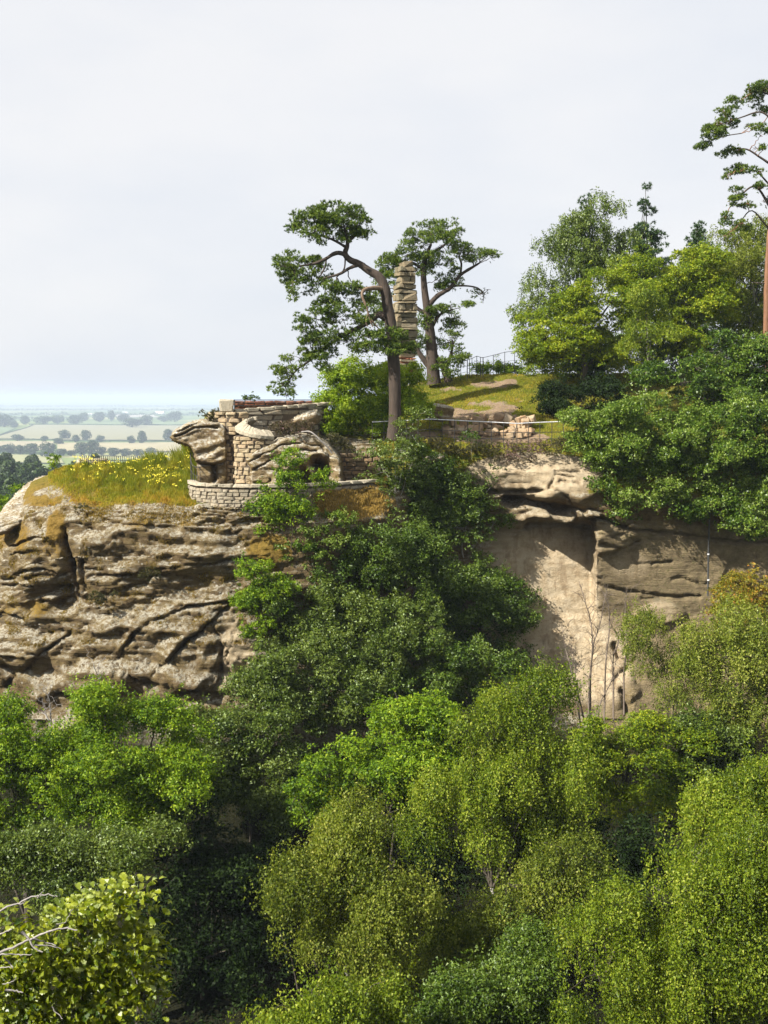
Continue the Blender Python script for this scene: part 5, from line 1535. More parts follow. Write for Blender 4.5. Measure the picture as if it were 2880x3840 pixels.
# ------------------------------------------------------------------ trees in the ravine
tree('sycamore_tree', 'bright green tree at the left edge, crown against the foot of the rock face', [(60, 2700, 110, 80), (0, 2760, 110, 100), (140, 2780, 130, 90), (40, 2880, 140, 100), (170, 2900, 130, 100), (60, 3020, 140, 100), (190, 3040, 120, 90), (-80, 2850, 100, 140), (20, 2650, 50, 40)], 44.5, LM['fresh'], M_BARK, 2400, 26, 0.11, 0.34, seed=71, rough=0.5, trunk_r=0.2)
tree('sycamore_tree', 'bright green tree with peaked top in front of the left rock face', [(370, 2640, 50, 50), (330, 2700, 100, 70), (440, 2720, 110, 80), (560, 2680, 70, 50), (640, 2700, 70, 50), (300, 2800, 120, 90), (420, 2820, 130, 90), (560, 2790, 120, 90), (680, 2760, 80, 70), (330, 2930, 130, 90), (480, 2940, 130, 90), (620, 2920, 120, 90), (380, 3060, 120, 90), (520, 3060, 120, 90), (660, 3040, 90, 80), (740, 2860, 60, 60), (360, 2610, 24, 30)], 43.5, LM['fresh'], M_BARK, 3600, 26, 0.11, 0.34, seed=72, rough=0.55, trunk_r=0.22)
shrub('dull grey-green shrub between the left green trees and the near oak', [(80, 3170, 120, 80), (220, 3180, 130, 80), (360, 3200, 130, 80), (120, 3290, 130, 80), (270, 3300, 130, 80), (420, 3290, 110, 80), (500, 3180, 80, 70), (20, 3250, 90, 90), (560, 3120, 60, 50)], 37.0, 1500, 73, 'grey', leaf=0.10)
tree('sycamore_tree', 'lime-green broadleaf tree in the centre, left of the tall yellow-green birch', [(1560, 2700, 110, 70), (1640, 2660, 80, 50), (1470, 2780, 110, 80), (1580, 2820, 120, 80), (1380, 2860, 110, 80), (1280, 2900, 100, 70), (1180, 2940, 90, 60), (1480, 2920, 120, 80), (1350, 2980, 120, 80), (1220, 3020, 100, 70), (1110, 2990, 60, 50), (1580, 2950, 110, 90), (1500, 2680, 60, 40)], 44.5, LM['fresh'], M_BARK, 2800, 26, 0.115, 0.34, 'spray', seed=74, rough=0.5, trunk_r=0.2)
def birch(label, lob, Y, n, seed, mat='birch', leaf=0.075, clump=0.42, **kw):
    return tree('birch_tree', label, lob, Y, LM[mat], M_BIRCH, int(n * 1.15), 32, leaf * 1.06, clump, 'birch', seed=seed, rough=0.85, trunk_r=0.16, limbs=10, inner=0.4, aspect=0.75, bough=1.9, flat=1.2, cover=1.25, hang=2.6, **kw)
birch('tall yellow-green birch in the centre with a rounded peak', [(1980, 2590, 80, 60), (1900, 2640, 90, 60), (2060, 2660, 90, 70), (1840, 2720, 100, 70), (1970, 2740, 130, 90), (2100, 2780, 100, 80), (1780, 2840, 110, 80), (1900, 2860, 130, 90), (2040, 2900, 130, 90), (2150, 2900, 80, 80), (1730, 2960, 110, 80), (1850, 2990, 130, 90), (1990, 3040, 130, 90), (1700, 3080, 100, 90), (1800, 3130, 120, 90), (1930, 3160, 120, 90), (2120, 3040, 90, 90)], 41.0, 2900, 75)
birch('olive birch low in the centre, in front of the dark undergrowth', [(1330, 3130, 100, 80), (1230, 3200, 100, 80), (1400, 3200, 110, 80), (1180, 3300, 110, 90), (1310, 3310, 130, 90), (1450, 3310, 120, 90), (1120, 3420, 110, 90), (1250, 3440, 130, 90), (1400, 3450, 140, 90), (1540, 3400, 110, 90), (1200, 3570, 130, 90), (1350, 3580, 140, 90), (1500, 3560, 130, 90), (1050, 3500, 60, 60)], 34.5, 2500, 76, 'olive')
birch('yellow-green birch tops at the bottom edge, left of centre', [(1060, 3780, 120, 80), (1200, 3720, 120, 90), (1340, 3740, 130, 90), (960, 3830, 100, 60), (1120, 3880, 200, 80), (1320, 3880, 180, 80), (1450, 3800, 120, 90)], 29.5, 1200, 77)
birch('olive birch between the central birch and the right-hand birch', [(2150, 3200, 90, 70), (2060, 3280, 110, 80), (1900, 3320, 120, 80), (1760, 3380, 110, 80), (1980, 3400, 130, 90), (2120, 3340, 100, 80), (1660, 3460, 110, 80), (1800, 3500, 130, 90), (1940, 3520, 120, 90), (1700, 3600, 120, 90)], 36.5, 1700, 78, 'olive', bias=-0.08)
shrub('dark glossy shrub at the bottom edge, centre', [(1860, 3600, 110, 80), (2000, 3580, 110, 80), (1760, 3690, 120, 80), (1900, 3700, 130, 90), (2050, 3690, 110, 80), (1660, 3790, 120, 80), (1800, 3810, 140, 80), (1960, 3820, 130, 80), (2100, 3800, 90, 80), (1560, 3880, 120, 70)], 31.5, 1500, 79, 'dark', leaf=0.095)
birch('large fine-leaved birch filling the bottom right corner', [(2330, 3420, 120, 90), (2460, 3340, 130, 90), (2600, 3280, 130, 90), (2740, 3220, 130, 100), (2860, 3160, 110, 110), (2260, 3540, 110, 100), (2420, 3500, 150, 100), (2580, 3450, 160, 110), (2740, 3400, 160, 110), (2880, 3340, 130, 120), (2240, 3680, 120, 100), (2400, 3660, 160, 110), (2580, 3630, 170, 110), (2760, 3600, 170, 120), (2900, 3540, 120, 140), (2300, 3830, 160, 100), (2520, 3830, 180, 100), (2740, 3800, 180, 120), (2900, 3760, 120, 120), (2840, 3060, 90, 80)], 29.0, 4200, 80, leaf=0.062, clump=0.36)
birch('yellowish birch on the right edge above the bottom right birch', [(2760, 2960, 100, 90), (2860, 2900, 110, 100), (2640, 3060, 100, 80), (2760, 3100, 110, 80), (2540, 3140, 90, 70), (2900, 3020, 80, 100), (2620, 3180, 90, 60), (2460, 3220, 80, 60)], 35.0, 1400, 81)
birch('olive-gold birch at the right edge halfway up', [(2800, 2560, 90, 90), (2880, 2480, 90, 110), (2720, 2480, 90, 90), (2760, 2380, 90, 90), (2870, 2640, 90, 110), (2760, 2680, 90, 90), (2640, 2420, 70, 80), (2850, 2330, 90, 90), (2860, 2780, 80, 70), (2960, 2550, 90, 200)], 48.0, 1700, 82, 'olive', leaf=0.085, bias=0.1)
tree('oak_tree', 'golden-green oak sprig cluster at the right edge under the shaded cliff', [(2800, 2230, 90, 60), (2720, 2290, 80, 60), (2860, 2190, 70, 60), (2660, 2360, 60, 50), (2820, 2320, 90, 60), (2900, 2280, 70, 90)], 54.0, LM['autumn'], M_BARK, 600, 24, 0.12, 0.34, 'spray', seed=83, rough=0.6, trunk_r=0.1, inner=0.3)
tree('willow_shrub', 'feathery olive shrub in front of the shaded cliff, right of the bare sapling', [(2440, 2310, 60, 50), (2420, 2390, 70, 60), (2500, 2420, 70, 60), (2560, 2360, 60, 50), (2460, 2480, 80, 60), (2560, 2500, 90, 80), (2500, 2580, 100, 70), (2620, 2600, 100, 80), (2380, 2360, 30, 40), (2640, 2500, 70, 80)], 55.0, LM['olive'], M_BARK, 1200, 26, 0.085, 0.34, 'birch', cat='bush', seed=84, rough=0.65, trunk_r=0.06, limbs=8, inner=0.25)
tree('oak_tree', 'yellow-green young oak below the bare sapling', [(2220, 2720, 60, 40), (2300, 2700, 40, 35), (2180, 2800, 70, 60), (2290, 2800, 90, 60), (2400, 2740, 70, 50), (2520, 2700, 70, 50), (2460, 2800, 90, 60), (2580, 2770, 70, 50), (2240, 2900, 90, 70), (2360, 2900, 110, 70), (2480, 2900, 90, 70), (2320, 3010, 110, 80), (2440, 3040, 90, 80), (2220, 3040, 80, 80)], 46.0, LM['oak'], M_BARK, 1900, 26, 0.105, 0.34, 'spray', seed=85, rough=0.6, trunk_r=0.14, inner=0.3)
shrub('dark brambly shrub on the bank below the right-hand cliff', [(2640, 2760, 110, 70), (2740, 2800, 110, 70), (2620, 2860, 110, 70), (2560, 2960, 100, 70), (2680, 2920, 110, 70), (2800, 2860, 90, 60), (2560, 3060, 90, 70)], 47.0, 1300, 86, 'grey', bias=-0.05)
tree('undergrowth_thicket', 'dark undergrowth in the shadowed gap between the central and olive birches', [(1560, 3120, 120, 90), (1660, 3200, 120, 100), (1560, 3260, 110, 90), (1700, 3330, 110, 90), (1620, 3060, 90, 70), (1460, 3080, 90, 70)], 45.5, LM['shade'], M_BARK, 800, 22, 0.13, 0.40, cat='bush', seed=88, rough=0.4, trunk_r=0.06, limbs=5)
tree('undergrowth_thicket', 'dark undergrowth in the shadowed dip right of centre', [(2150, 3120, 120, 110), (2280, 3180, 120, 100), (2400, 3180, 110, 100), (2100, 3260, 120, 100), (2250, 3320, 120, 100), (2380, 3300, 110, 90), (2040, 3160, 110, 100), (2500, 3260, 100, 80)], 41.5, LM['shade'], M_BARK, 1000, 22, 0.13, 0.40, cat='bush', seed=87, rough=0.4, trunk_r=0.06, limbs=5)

# near oak, bottom left: lobed leaves and pale bare boughs
def oak_leaf_template():
    half = [(0.0, 0.05), (0.12, 0.10), (0.22, 0.24), (0.30, 0.15), (0.45, 0.33), (0.55, 0.20), (0.70, 0.34), (0.80, 0.20), (0.92, 0.20), (1.0, 0.0)]
    up = [(x, y) for x, y in half]
    dn = [(x, -y) for x, y in half[-2::-1]]
    return np.array(up + dn)
OAK_T = oak_leaf_template()
def near_oak():
    Y = 15.0
    lob = [(130, 3560, 150, 110), (300, 3480, 130, 90), (420, 3400, 110, 70), (520, 3340, 60, 50), (60, 3460, 90, 60), (250, 3640, 170, 110), (420, 3580, 140, 90), (520, 3520, 60, 60), (100, 3720, 170, 110), (300, 3780, 180, 110), (460, 3720, 120, 90), (540, 3700, 50, 60), (-40, 3650, 120, 140), (150, 3860, 250, 80), (420, 3850, 150, 60), (560, 3430, 35, 40), (500, 3640, 70, 60)]
    E = lobes_px(lob, Y, 0.8)
    C, D = sample_clumps(E, 470, 0.35, 0.6, 91, 0.4, 0.3)
    per = 11
    idx = np.repeat(np.arange(len(C)), per)
    n = len(idx)
    g = RNG.normal(size=(n, 3))
    pos = C[idx] + g * np.array([0.13, 0.13, 0.07])
    nr = unit(g[:, [2, 0, 1]] * 0.55 + D[idx] * 0.4 + np.array([-0.1, -0.25, 0.6]))
    t = unit(g * np.array([1, 1, 0.6]) + D[idx] * 0.3)
    t = unit(t - nr * (t * nr).sum(-1, keepdims=True))
    b = np.cross(nr, t)
    L = RNG.uniform(0.09, 0.165, n)[:, None, None]
    curl = (OAK_T[:, 0] - 0.5) ** 2
    V = pos[:, None] + L * (t[:, None] * OAK_T[None, :, 0:1] + b[:, None] * OAK_T[None, :, 1:2] * 0.95 - nr[:, None] * curl[None, :, None] * 0.5 + nr[:, None] * np.abs(OAK_T[None, :, 1:2]) * 0.35)
    k = len(OAK_T)
    Fq = np.arange(n * k).reshape(n, k)
    root = thing('oak_tree', 'nearest oak with lobed leaves and pale bare boughs in the bottom left corner', 'tree', P(-500, 4900, 13.5))
    rnd = np.clip(0.5 * RNG.uniform(size=len(C))[idx] + 0.5 * RNG.uniform(size=n), 0, 1)
    part('crown', V.reshape(-1, 3), Fq, LM['nearoak'], root, {'rnd': ('FACE', rnd)})
    s = 1 / ppm(Y)
    tb = Tubes()
    tr = catmull([np.array(root.location), Pn(-420, 4300, 13.8), Pn(-300, 3800, 14.2), Pn(-200, 3600, 14.5)], 6)
    tb.add(tr, np.linspace(0.22, 0.10, len(tr)), 10)
    trunk_part = tb.build('trunk', M_BARK, root)
    boughs = [
        ([(-200, 3650), (0, 3572), (60, 3548), (120, 3518), (200, 3488), (250, 3480), (290, 3488)], 6.5),
        ([(82, 3495), (105, 3520), (130, 3555), (160, 3570)], 6),
        ([(-150, 3560), (0, 3418), (60, 3392), (120, 3365), (180, 3354), (215, 3362)], 5),
        ([(60, 3392), (90, 3385), (95, 3378)], 3),
        ([(-100, 3560), (0, 3505), (45, 3485)], 5),
        ([(120, 3520), (170, 3535), (210, 3545)], 4),
        ([(130, 3545), (190, 3548), (230, 3560)], 3.5),
        ([(-60, 3600), (10, 3578), (70, 3580), (120, 3578)], 4),
        ([(15, 3590), (35, 3610), (50, 3632)], 4),
        ([(-60, 3650), (0, 3630), (50, 3625)], 4),
        ([(20, 3712), (60, 3715), (86, 3722)], 5.5),
        ([(210, 3465), (240, 3460), (260, 3430), (275, 3408)], 2.5),
        ([(195, 3775), (215, 3800), (235, 3820)], 3),
        ([(490, 3640), (505, 3670), (515, 3690)], 2.5),
        ([(10, 3690), (50, 3680), (60, 3660)], 2.5),
        ([(140, 3368), (155, 3350), (165, 3340)], 2.5),
    ]
    for pl, r in boughs:
        bt = Tubes()
        p = catmull([Pn(x, y, Y - 0.9 + 0.12 * random.random()) for x, y in pl], 5)
        p[1:-1] += RNG.normal(size=(len(p) - 2, 3)) * 0.006
        bt.add(p, np.linspace(r, r * 0.45, len(p)) * s * 0.85, 7, 0.05)
        bt.build('bough', M_PALEBR, root).parent = trunk_part
    tw = Tubes()
    for c in C[::2]:
        k = np.argmin(((E[:, :3] - c) ** 2).sum(-1))
        limb(tw, E[k, :3], c, 0.012, 0.004, 0.03, 0.2, 4, 5)
    tw.build('twigs', M_BARK, root)['kind'] = 'stuff'
near_oak()

# ------------------------------------------------------------------ bare saplings on the cliff
def bare_sapling(label, stems, Y, mat, seed, name='bare_sapling'):
    rg = random.Random(seed)
    b = stems[0][0]
    root = thing(name, label, 'sapling', P(b[0], b[1], Y))
    for st in stems:
        tb = Tubes()
        p = catmull([Pn(x, y, Y + rg.uniform(-0.3, 0.3)) for x, y in st], 6)
        r0 = 0.055 * (0.6 + 0.4 * len(st) / 6)
        tb.add(p, np.linspace(r0, 0.012, len(p)), 6)
        for k in range(4, len(p) - 1, 2):
            for _ in range(2):
                d = np.array([rg.gauss(0, 0.5), rg.gauss(0, 0.4), rg.uniform(0.3, 0.9)])
                L = rg.uniform(0.4, 1.3)
                q = limb(tb, p[k], p[k] + d * L, 0.014, 0.005, 0.05, 0.25, 4, 6)
                e = q[3]
                limb(tb, e, e + np.array([rg.gauss(0, 0.4), rg.gauss(0, 0.3), rg.uniform(0.1, 0.5)]) * L * 0.7, 0.008, 0.004, 0.05, 0.25, 4, 5)
        tb.build('stem', mat, root)['kind'] = 'stuff'
bare_sapling('leafless twiggy sapling clump in front of the pale rock hollow', [
    [(2210, 2760), (2208, 2650), (2212, 2540), (2222, 2450), (2230, 2400), (2250, 2340), (2265, 2260), (2280, 2190)],
    [(2215, 2720), (2214, 2550), (2222, 2420), (2215, 2330), (2195, 2260), (2172, 2180)],
    [(2265, 2740), (2268, 2600), (2272, 2480), (2285, 2360), (2282, 2280), (2270, 2240)],
    [(2180, 2740), (2160, 2600), (2140, 2500), (2120, 2430), (2105, 2340)],
    [(2190, 2700), (2160, 2560), (2155, 2480), (2135, 2400)],
    [(2300, 2700), (2300, 2560), (2300, 2460), (2320, 2400), (2290, 2340)],
    [(2150, 2680), (2100, 2580), (2070, 2540), (2040, 2480)],
    [(2340, 2680), (2340, 2520), (2350, 2420), (2345, 2300), (2352, 2200)],
    [(2240, 2740), (2250, 2640), (2290, 2560), (2310, 2480)]], 57.2, M_TWIG, 5)
bare_sapling('thin dead pale sapling at the foot of the left rock face', [[(192, 2760), (190, 2690), (184, 2620), (160, 2588)], [(190, 2720), (170, 2680), (140, 2670)]], 50.5, M_PALEBR, 6, 'dead_sapling')
bare_sapling('dead pale sapling behind the peaked green tree', [[(398, 2660), (385, 2600), (372, 2550), (350, 2495)]], 51.0, M_PALEBR, 7, 'dead_sapling')
rt = thing('exposed_root', 'pale bare root snaking down the top of the cave rock', 'root', P(1130, 1622, 59.2))
tb = Tubes()
rp = catmull([Pn(*q) for q in [(1130, 1620, 58.9), (1160, 1618, 58.6), (1185, 1634, 58.5), (1205, 1655, 58.5), (1228, 1676, 58.6), (1245, 1700, 58.7)]], 5)
tb.add(rp, np.linspace(0.03, 0.045, len(rp)), 7, 0.08)
tb.build('root', M_PALEBR, rt)

# ------------------------------------------------------------------ heather and small plants
def tuft_bush(name, label, lob, Y, mat, n, cat='plant', leaf=0.09, clump=0.14, **kw):
    return tree(name, label, lob, Y, LM[mat], M_BARK, n, 22, leaf, clump, 'needle', cat=cat, rough=0.5, trunk_r=0.03, limbs=4, inner=0.3, aspect=0.35, under=0.6, **kw)
tuft_bush('heather', 'pink-brown heather hanging over the sloping rock above the overhang', [(1900, 1690, 50, 30), (1950, 1710, 60, 40), (2010, 1690, 50, 30), (1960, 1670, 70, 25), (1920, 1725, 40, 30), (2050, 1690, 40, 20)], 62.0, 'heather', 420, seed=101, base=P(1950, 1690, 62.6))
tuft_bush('heather', 'dark olive heather clump left of the pink heather under the railing', [(1800, 1690, 60, 28), (1850, 1700, 50, 30), (1740, 1690, 50, 24)], 62.2, 'moor', 300, seed=102, base=P(1800, 1690, 62.6))
tuft_bush('heather', 'dark olive heather clump at the right end of the railing', [(2080, 1680, 50, 30), (2130, 1670, 40, 34), (2110, 1700, 60, 24)], 62.2, 'moor', 300, seed=103, base=P(2100, 1690, 62.6))
tuft_bush('heather', 'rounded dark tuft beneath the railing near the saplings', [(1590, 1660, 40, 20), (1680, 1680, 46, 24), (1640, 1668, 40, 18)], 62.2, 'moor', 260, seed=104, base=P(1640, 1690, 62.4))
tuft_bush('heather', 'brown heather with pink tinge on top of the cave rock', [(1040, 1618, 40, 26), (1090, 1612, 50, 28), (1150, 1606, 40, 20), (1020, 1640, 26, 16)], 59.7, 'heather', 360, seed=105, base=P(1090, 1640, 60.3), bias=-0.12)
tuft_bush('heather', 'dark brown turf cushion right of the bare root', [(1230, 1640, 50, 24), (1260, 1670, 40, 28), (1290, 1680, 30, 20)], 60.6, 'moor', 260, seed=106, base=P(1250, 1690, 61.2))
tuft_bush('gorse_bush', 'brown and yellow gorse tuft on top of the beak rock', [(780, 1552, 30, 24), (805, 1548, 18, 20), (790, 1582, 20, 24)], 60.8, 'moor', 160, seed=107, base=P(790, 1600, 60.9), bias=0.1)
tuft_bush('gorse_bush', 'small dark tuft on the bare rock below the flowery grass', [(303, 1918, 22, 20)], 57.0, 'moor', 70, seed=108, base=P(303, 1935, 57.2))
tuft_bush('gorse_bush', 'dark tuft hanging on the middle of the left rock face', [(370, 2240, 34, 24), (430, 2230, 30, 20)], 55.2, 'moor', 110, seed=109, base=P(400, 2250, 55.6))
tuft_bush('gorse_bush', 'brown tuft on the ledge high on the left rock face', [(545, 2165, 30, 16), (570, 2150, 20, 12)], 55.4, 'moor', 80, seed=110, base=P(550, 2170, 55.6))
tree('skyline_sapling', 'small lone bright sapling on the left skyline rock', [(205, 1725, 10, 18), (200, 1750, 8, 16), (210, 1708, 6, 8)], 62.5, LM['fresh'], M_BARK, 40, 20, 0.09, 0.15, cat='sapling', seed=111, trunk_r=0.02, limbs=2, base=P(203, 1775, 62.5))
tree('skyline_bush', 'bright green low bush on the left skyline edge', [(40, 1870, 36, 22), (10, 1895, 40, 24), (75, 1845, 16, 10), (-30, 1910, 40, 30)], 64.0, LM['fresh'], M_BARK, 160, 22, 0.12, 0.26, cat='bush', seed=112, trunk_r=0.03, limbs=3, base=P(20, 1925, 64.0))
tree('platform_bush', 'tiny dark bush peeping over the brick parapet', [(930, 1494, 22, 6), (955, 1493, 14, 5)], 69.0, LM['dark'], M_BARK, 40, 18, 0.09, 0.12, cat='bush', seed=113, trunk_r=0.02, limbs=2, base=P(940, 1540, 69.0))

# ------------------------------------------------------------------ grass, ragwort
def sheet_points(n, mask):
    """random points on the cliff sheet, drawn where mask (per vertex) is high"""
    G = GRID['G']
    nr, nc = G.shape[:2]
    e1 = np.linalg.norm(G[1:, :-1] - G[:-1, :-1], axis=-1)
    e2 = np.linalg.norm(G[:-1, 1:] - G[:-1, :-1], axis=-1)
    w = (mask[:-1, :-1] * e1 * e2).ravel()
    k = RNG.choice(len(w), size=n, p=w / w.sum())
    i, j = k // (nc - 1), k % (nc - 1)
    a, b = RNG.uniform(size=(2, n, 1))
    p = G[i, j] * (1 - a) * (1 - b) + G[i + 1, j] * a * (1 - b) + G[i, j + 1] * (1 - a) * b + G[i + 1, j + 1] * a * b
    return p, i, j

def blades(name, label, n, mask, hfun, mat, rfun, width=0.012, lean=0.25):
    p, i, j = sheet_points(n, mask)
    gx, gy = GRID['gx'][i, j], GRID['gy'][i, j]
    h = hfun(gx, gy) * RNG.uniform(0.5, 1.25, n)
    th = RNG.uniform(0, np.pi, n)
    side = np.stack([np.cos(th), np.sin(th), 0 * th], -1) * (width * RNG.uniform(0.7, 1.5, n))[:, None]
    tip = p + np.stack([RNG.normal(size=n) * lean * h, RNG.normal(size=n) * lean * h, h], -1)
    mid = p + (tip - p) * 0.55 + np.array([0, 0, 0.08]) * h[:, None]
    p = p - np.array([0, 0, 0.03])
    V = np.stack([p - side, p + side, mid + side * 0.7, tip, mid - side * 0.7], 1).reshape(-1, 3)
    Fq = np.arange(n * 5).reshape(n, 5)
    rnd = np.clip(rfun(gx, gy) + RNG.normal(size=n) * 0.14, 0, 1)
    o = link(name, make_mesh(name, V, Fq, LM[mat], {'rnd': ('FACE', rnd)}))
    tag(o, label, kind='stuff')
    return tip, gx, gy

gxy, gyy, gm, vv = GRID['gx'], GRID['gy'], GRID['grass'], GRID['v']
NZ = 0.5 + 0.5 * fbm(GRID['G'] * 0.8, 3, 120)
m_meadow = np.clip(gm, 0, 1) * ((gxy > 180) & (gxy < 735) & (gyy > 1690) & (gyy < 1975) & (vv > 4.8) & (vv < 10.5)) * (0.25 + NZ)
blades('meadow_grass', 'tall yellow-green meadow grass on the left hilltop', 46000, m_meadow,
       lambda x, y: np.interp(y, [1740, 1800, 1880, 1960], [0.85, 0.55, 0.28, 0.12]) * np.interp(x, [200, 420, 560, 700], [0.3, 0.6, 1.0, 1.25]) * (0.7 + 0.6 * vnoise(np.stack([x / 22, y / 18, 0 * x], -1), 141)), 'grass',
       lambda x, y: np.clip(np.interp(y, [1740, 1840, 1890, 1950], [0.12, 0.28, 0.62, 0.95]) + np.interp(x, [220, 420], [0.35, 0.0]) + 0.3 * vnoise(np.stack([x / 26, y / 14, 0 * x], -1), 143), 0, 1), 0.014)
# ragwort: stems and flat yellow heads
def ragwort():
    n = 300
    msk = m_meadow * ((gxy > 270) & (gxy < 720) & (gyy < 1850)) * np.clip(NZ - 0.40, 0, 1)
    p, i, j = sheet_points(n, msk)
    h = RNG.uniform(0.35, 0.75, n)
    V, Fq, rn = [], [], []
    st = Tubes()
    C = []
    for q in range(n):
        a = p[q]
        b = a + np.array([RNG.normal() * 0.06, RNG.normal() * 0.06, h[q]])
        st.add(np.array([a, b]), 0.006, 3)
        for _ in range(int(RNG.integers(3, 8))):
            C.append(b + np.array([RNG.normal() * 0.05, RNG.normal() * 0.05, RNG.normal() * 0.025]))
    C = np.array(C)
    nr = unit(RNG.normal(size=C.shape) * 0.5 + np.array([-0.2, -0.5, 0.7]))
    V, Fq = leaf_quads(C, nr, 0.052, 0.046)
    o = link('ragwort_flowers', make_mesh('ragwort_flowers', V, Fq, M_FLOWER, {'rnd': ('FACE', RNG.uniform(size=len(C)))}))
    tag(o, 'scattered yellow ragwort flower heads in the meadow grass', kind='stuff')
    o2 = link('ragwort_stems', make_mesh('ragwort_stems', np.concatenate(st.V), np.concatenate(st.F), LM['grass'], {'rnd': ('FACE', np.zeros(sum(len(f) for f in st.F)))}))
    tag(o2, 'thin green ragwort stems in the meadow grass', kind='stuff')
ragwort()
m_slope = np.clip(gm, 0, 1) * ((gxy > 1380) & (gxy < 2350) & (gyy > 1380) & (gyy < 1720) & (vv > 6.0) & (vv < 10.3)) * (0.1 + NZ)
blades('slope_grass', 'short patchy grass on the slope above the railing', 42000, m_slope,
       lambda x, y: 0.10 + 0 * x, 'grass', lambda x, y: np.clip(0.36 + 0.4 * vnoise(np.stack([x / 45, y / 16, 0 * x], -1), 151), 0, 1), 0.016)
m_dry = np.clip(gm, 0, 1) * ((gxy > 1180) & (gxy < 1480) & (gyy > 1780) & (gyy < 1990)) * (0.4 + NZ)
blades('dry_bank_grass', 'withered golden grass on the bank below the terrace wall', 7000, m_dry, lambda x, y: 0.14 + 0 * x, 'drygrass', lambda x, y: 0.55 + 0 * x, 0.014)
m_cliff = np.clip(gm - 0.15, 0, 1) * ((gxy > -150) & (gxy < 1050) & (gyy > 1900) & (gyy < 2330)) * (NZ ** 2)
blades('ledge_grass', 'withered orange grass on the ledges of the left rock', 13000, m_cliff, lambda x, y: 0.13 + 0 * x, 'drygrass', lambda x, y: 0.4 + 0 * x, 0.014)
m_tuft = ((gxy > -60) & (gxy < 950) & (gyy > 1900) & (gyy < 2420) & (vv > 0) & (vv < 5.6)) * (np.clip(fbm(GRID['G'] * 1.5, 3, 131) - 0.18, 0, 1) + 1.2 * np.clip(1 - np.abs(gyy - 1935) / 45, 0, 1) * (gxy > 240) * np.clip(NZ - 0.35, 0, 1))
blades('moss_tufts', 'brown moss and grass tufts scattered over the left rock face', 16000, m_tuft, lambda x, y: 0.07 + 0 * x, 'drygrass', lambda x, y: 0.25 + 0 * x, 0.02, 0.6)

# ------------------------------------------------------------------ far trees, hedges and barns on the plain
def far_tree_mesh(seed, n):
    g = np.random.default_rng(seed)
    k = 18
    d = unit(g.normal(size=(k, 3)))
    E = np.column_stack([d * np.array([0.24, 0.24, 0.27]) + np.array([0, 0, 0.50]), g.uniform(0.16, 0.25, (k, 1)), g.uniform(0.16, 0.25, (k, 1)), g.uniform(0.16, 0.24, (k, 1))])
    C, D = sample_clumps(E, n, 0.7, 0.3, seed, 0.2, 0.4)
    nr = unit(D * 0.9 + g.normal(size=C.shape) * 0.5 + np.array([0, 0, 0.3]))
    V, Fq = leaf_quads(C, nr, 0.075, 0.06)
    me = make_mesh('crown', V, Fq, LM['far'], {'rnd': ('FACE', g.uniform(size=n))})
    tb = Tubes()
    tb.add(np.array([[0, 0, -0.02], [0.01, 0, 0.25], [0, 0.01, 0.55]]), [0.04, 0.03, 0.015], 6)
    tm = make_mesh('trunk', np.concatenate(tb.V), np.concatenate(tb.F), M_BARK)
    return me, tm
FAR = [far_tree_mesh(200 + i, 1500) for i in range(4)]
FARN = [far_tree_mesh(300 + i, 5000) for i in range(3)]
def far_tree(px, base_py, w_px, h_px, label, group, Y=None, near=False):
    if Y is None:
        x, y = gp(px, base_py)
    else:
        x, y = (px - 1440) / F * Y, Y
    z = float(ground_height(np.array([x * 1.0]), np.array([y * 1.0]))[0])
    s = 1 / ppm(y)
    root = thing('field_tree', label, 'tree', (x, y, z - 0.3), group)
    cm, tm = random.choice(FARN if near else FAR)
    c = link('crown', cm, root)
    t = link('trunk', tm, root)
    wx = w_px * s / 0.82
    hz = h_px * s / 0.98
    rz = random.uniform(0, 6.28)
    for o in (c, t):
        o.scale = (wx, wx, hz)
        o.rotation_euler = (0, 0, rz)
    return root
def c7(x, y):
    return x * 0.41, 1440 + y * 0.41
mid_labels = ['leftmost round lone tree on the hedge below the broad field', 'small pale tree second along the hedge below the broad field', 'low dark tree left of the tallest pair on the field hedge', 'tall round tree of the pair in the middle of the broad field', 'small tree between the two tall round hedge trees', 'second tall round tree beside the pair on the field hedge', 'pale tree right of the tall round hedge trees', 'lower tree of the pair left of the beak rock', 'taller tree of the pair left of the beak rock', 'hazy tree half hidden behind the beak rock tip']
for (x, y, w, h), lab in zip([(160, 522, 118, 66), (407, 530, 75, 62), (540, 552, 105, 70), (592, 505, 118, 92), (695, 530, 82, 72), (785, 520, 105, 105), (915, 530, 90, 70), (1200, 545, 80, 82), (1300, 545, 100, 126), (1540, 525, 115, 120)], mid_labels):
    px, py = c7(x, y)
    far_tree(px, py, w * 0.41, h * 0.41, lab, 'hedgerow trees round the broad field')
order = ['first', 'second', 'third', 'fourth', 'fifth', 'sixth', 'seventh', 'eighth', 'ninth', 'tenth', 'eleventh', 'twelfth', 'thirteenth', 'fourteenth']
for k, (x, y, w, h) in enumerate([(-10, 640, 110, 90), (90, 650, 150, 110), (190, 655, 120, 100), (290, 660, 140, 120), (430, 675, 175, 150), (560, 660, 120, 70), (650, 660, 110, 60), (745, 660, 140, 130), (850, 662, 150, 150), (930, 655, 90, 90), (1040, 662, 140, 82), (1150, 660, 130, 75), (1260, 665, 120, 80), (1380, 660, 110, 88)]):
    px, py = c7(x, y)
    far_tree(px, py, w * 0.41, h * 0.41, order[k] + ' blue-green tree from the left in the nearest tree row on the plain', 'nearest tree row on the plain')
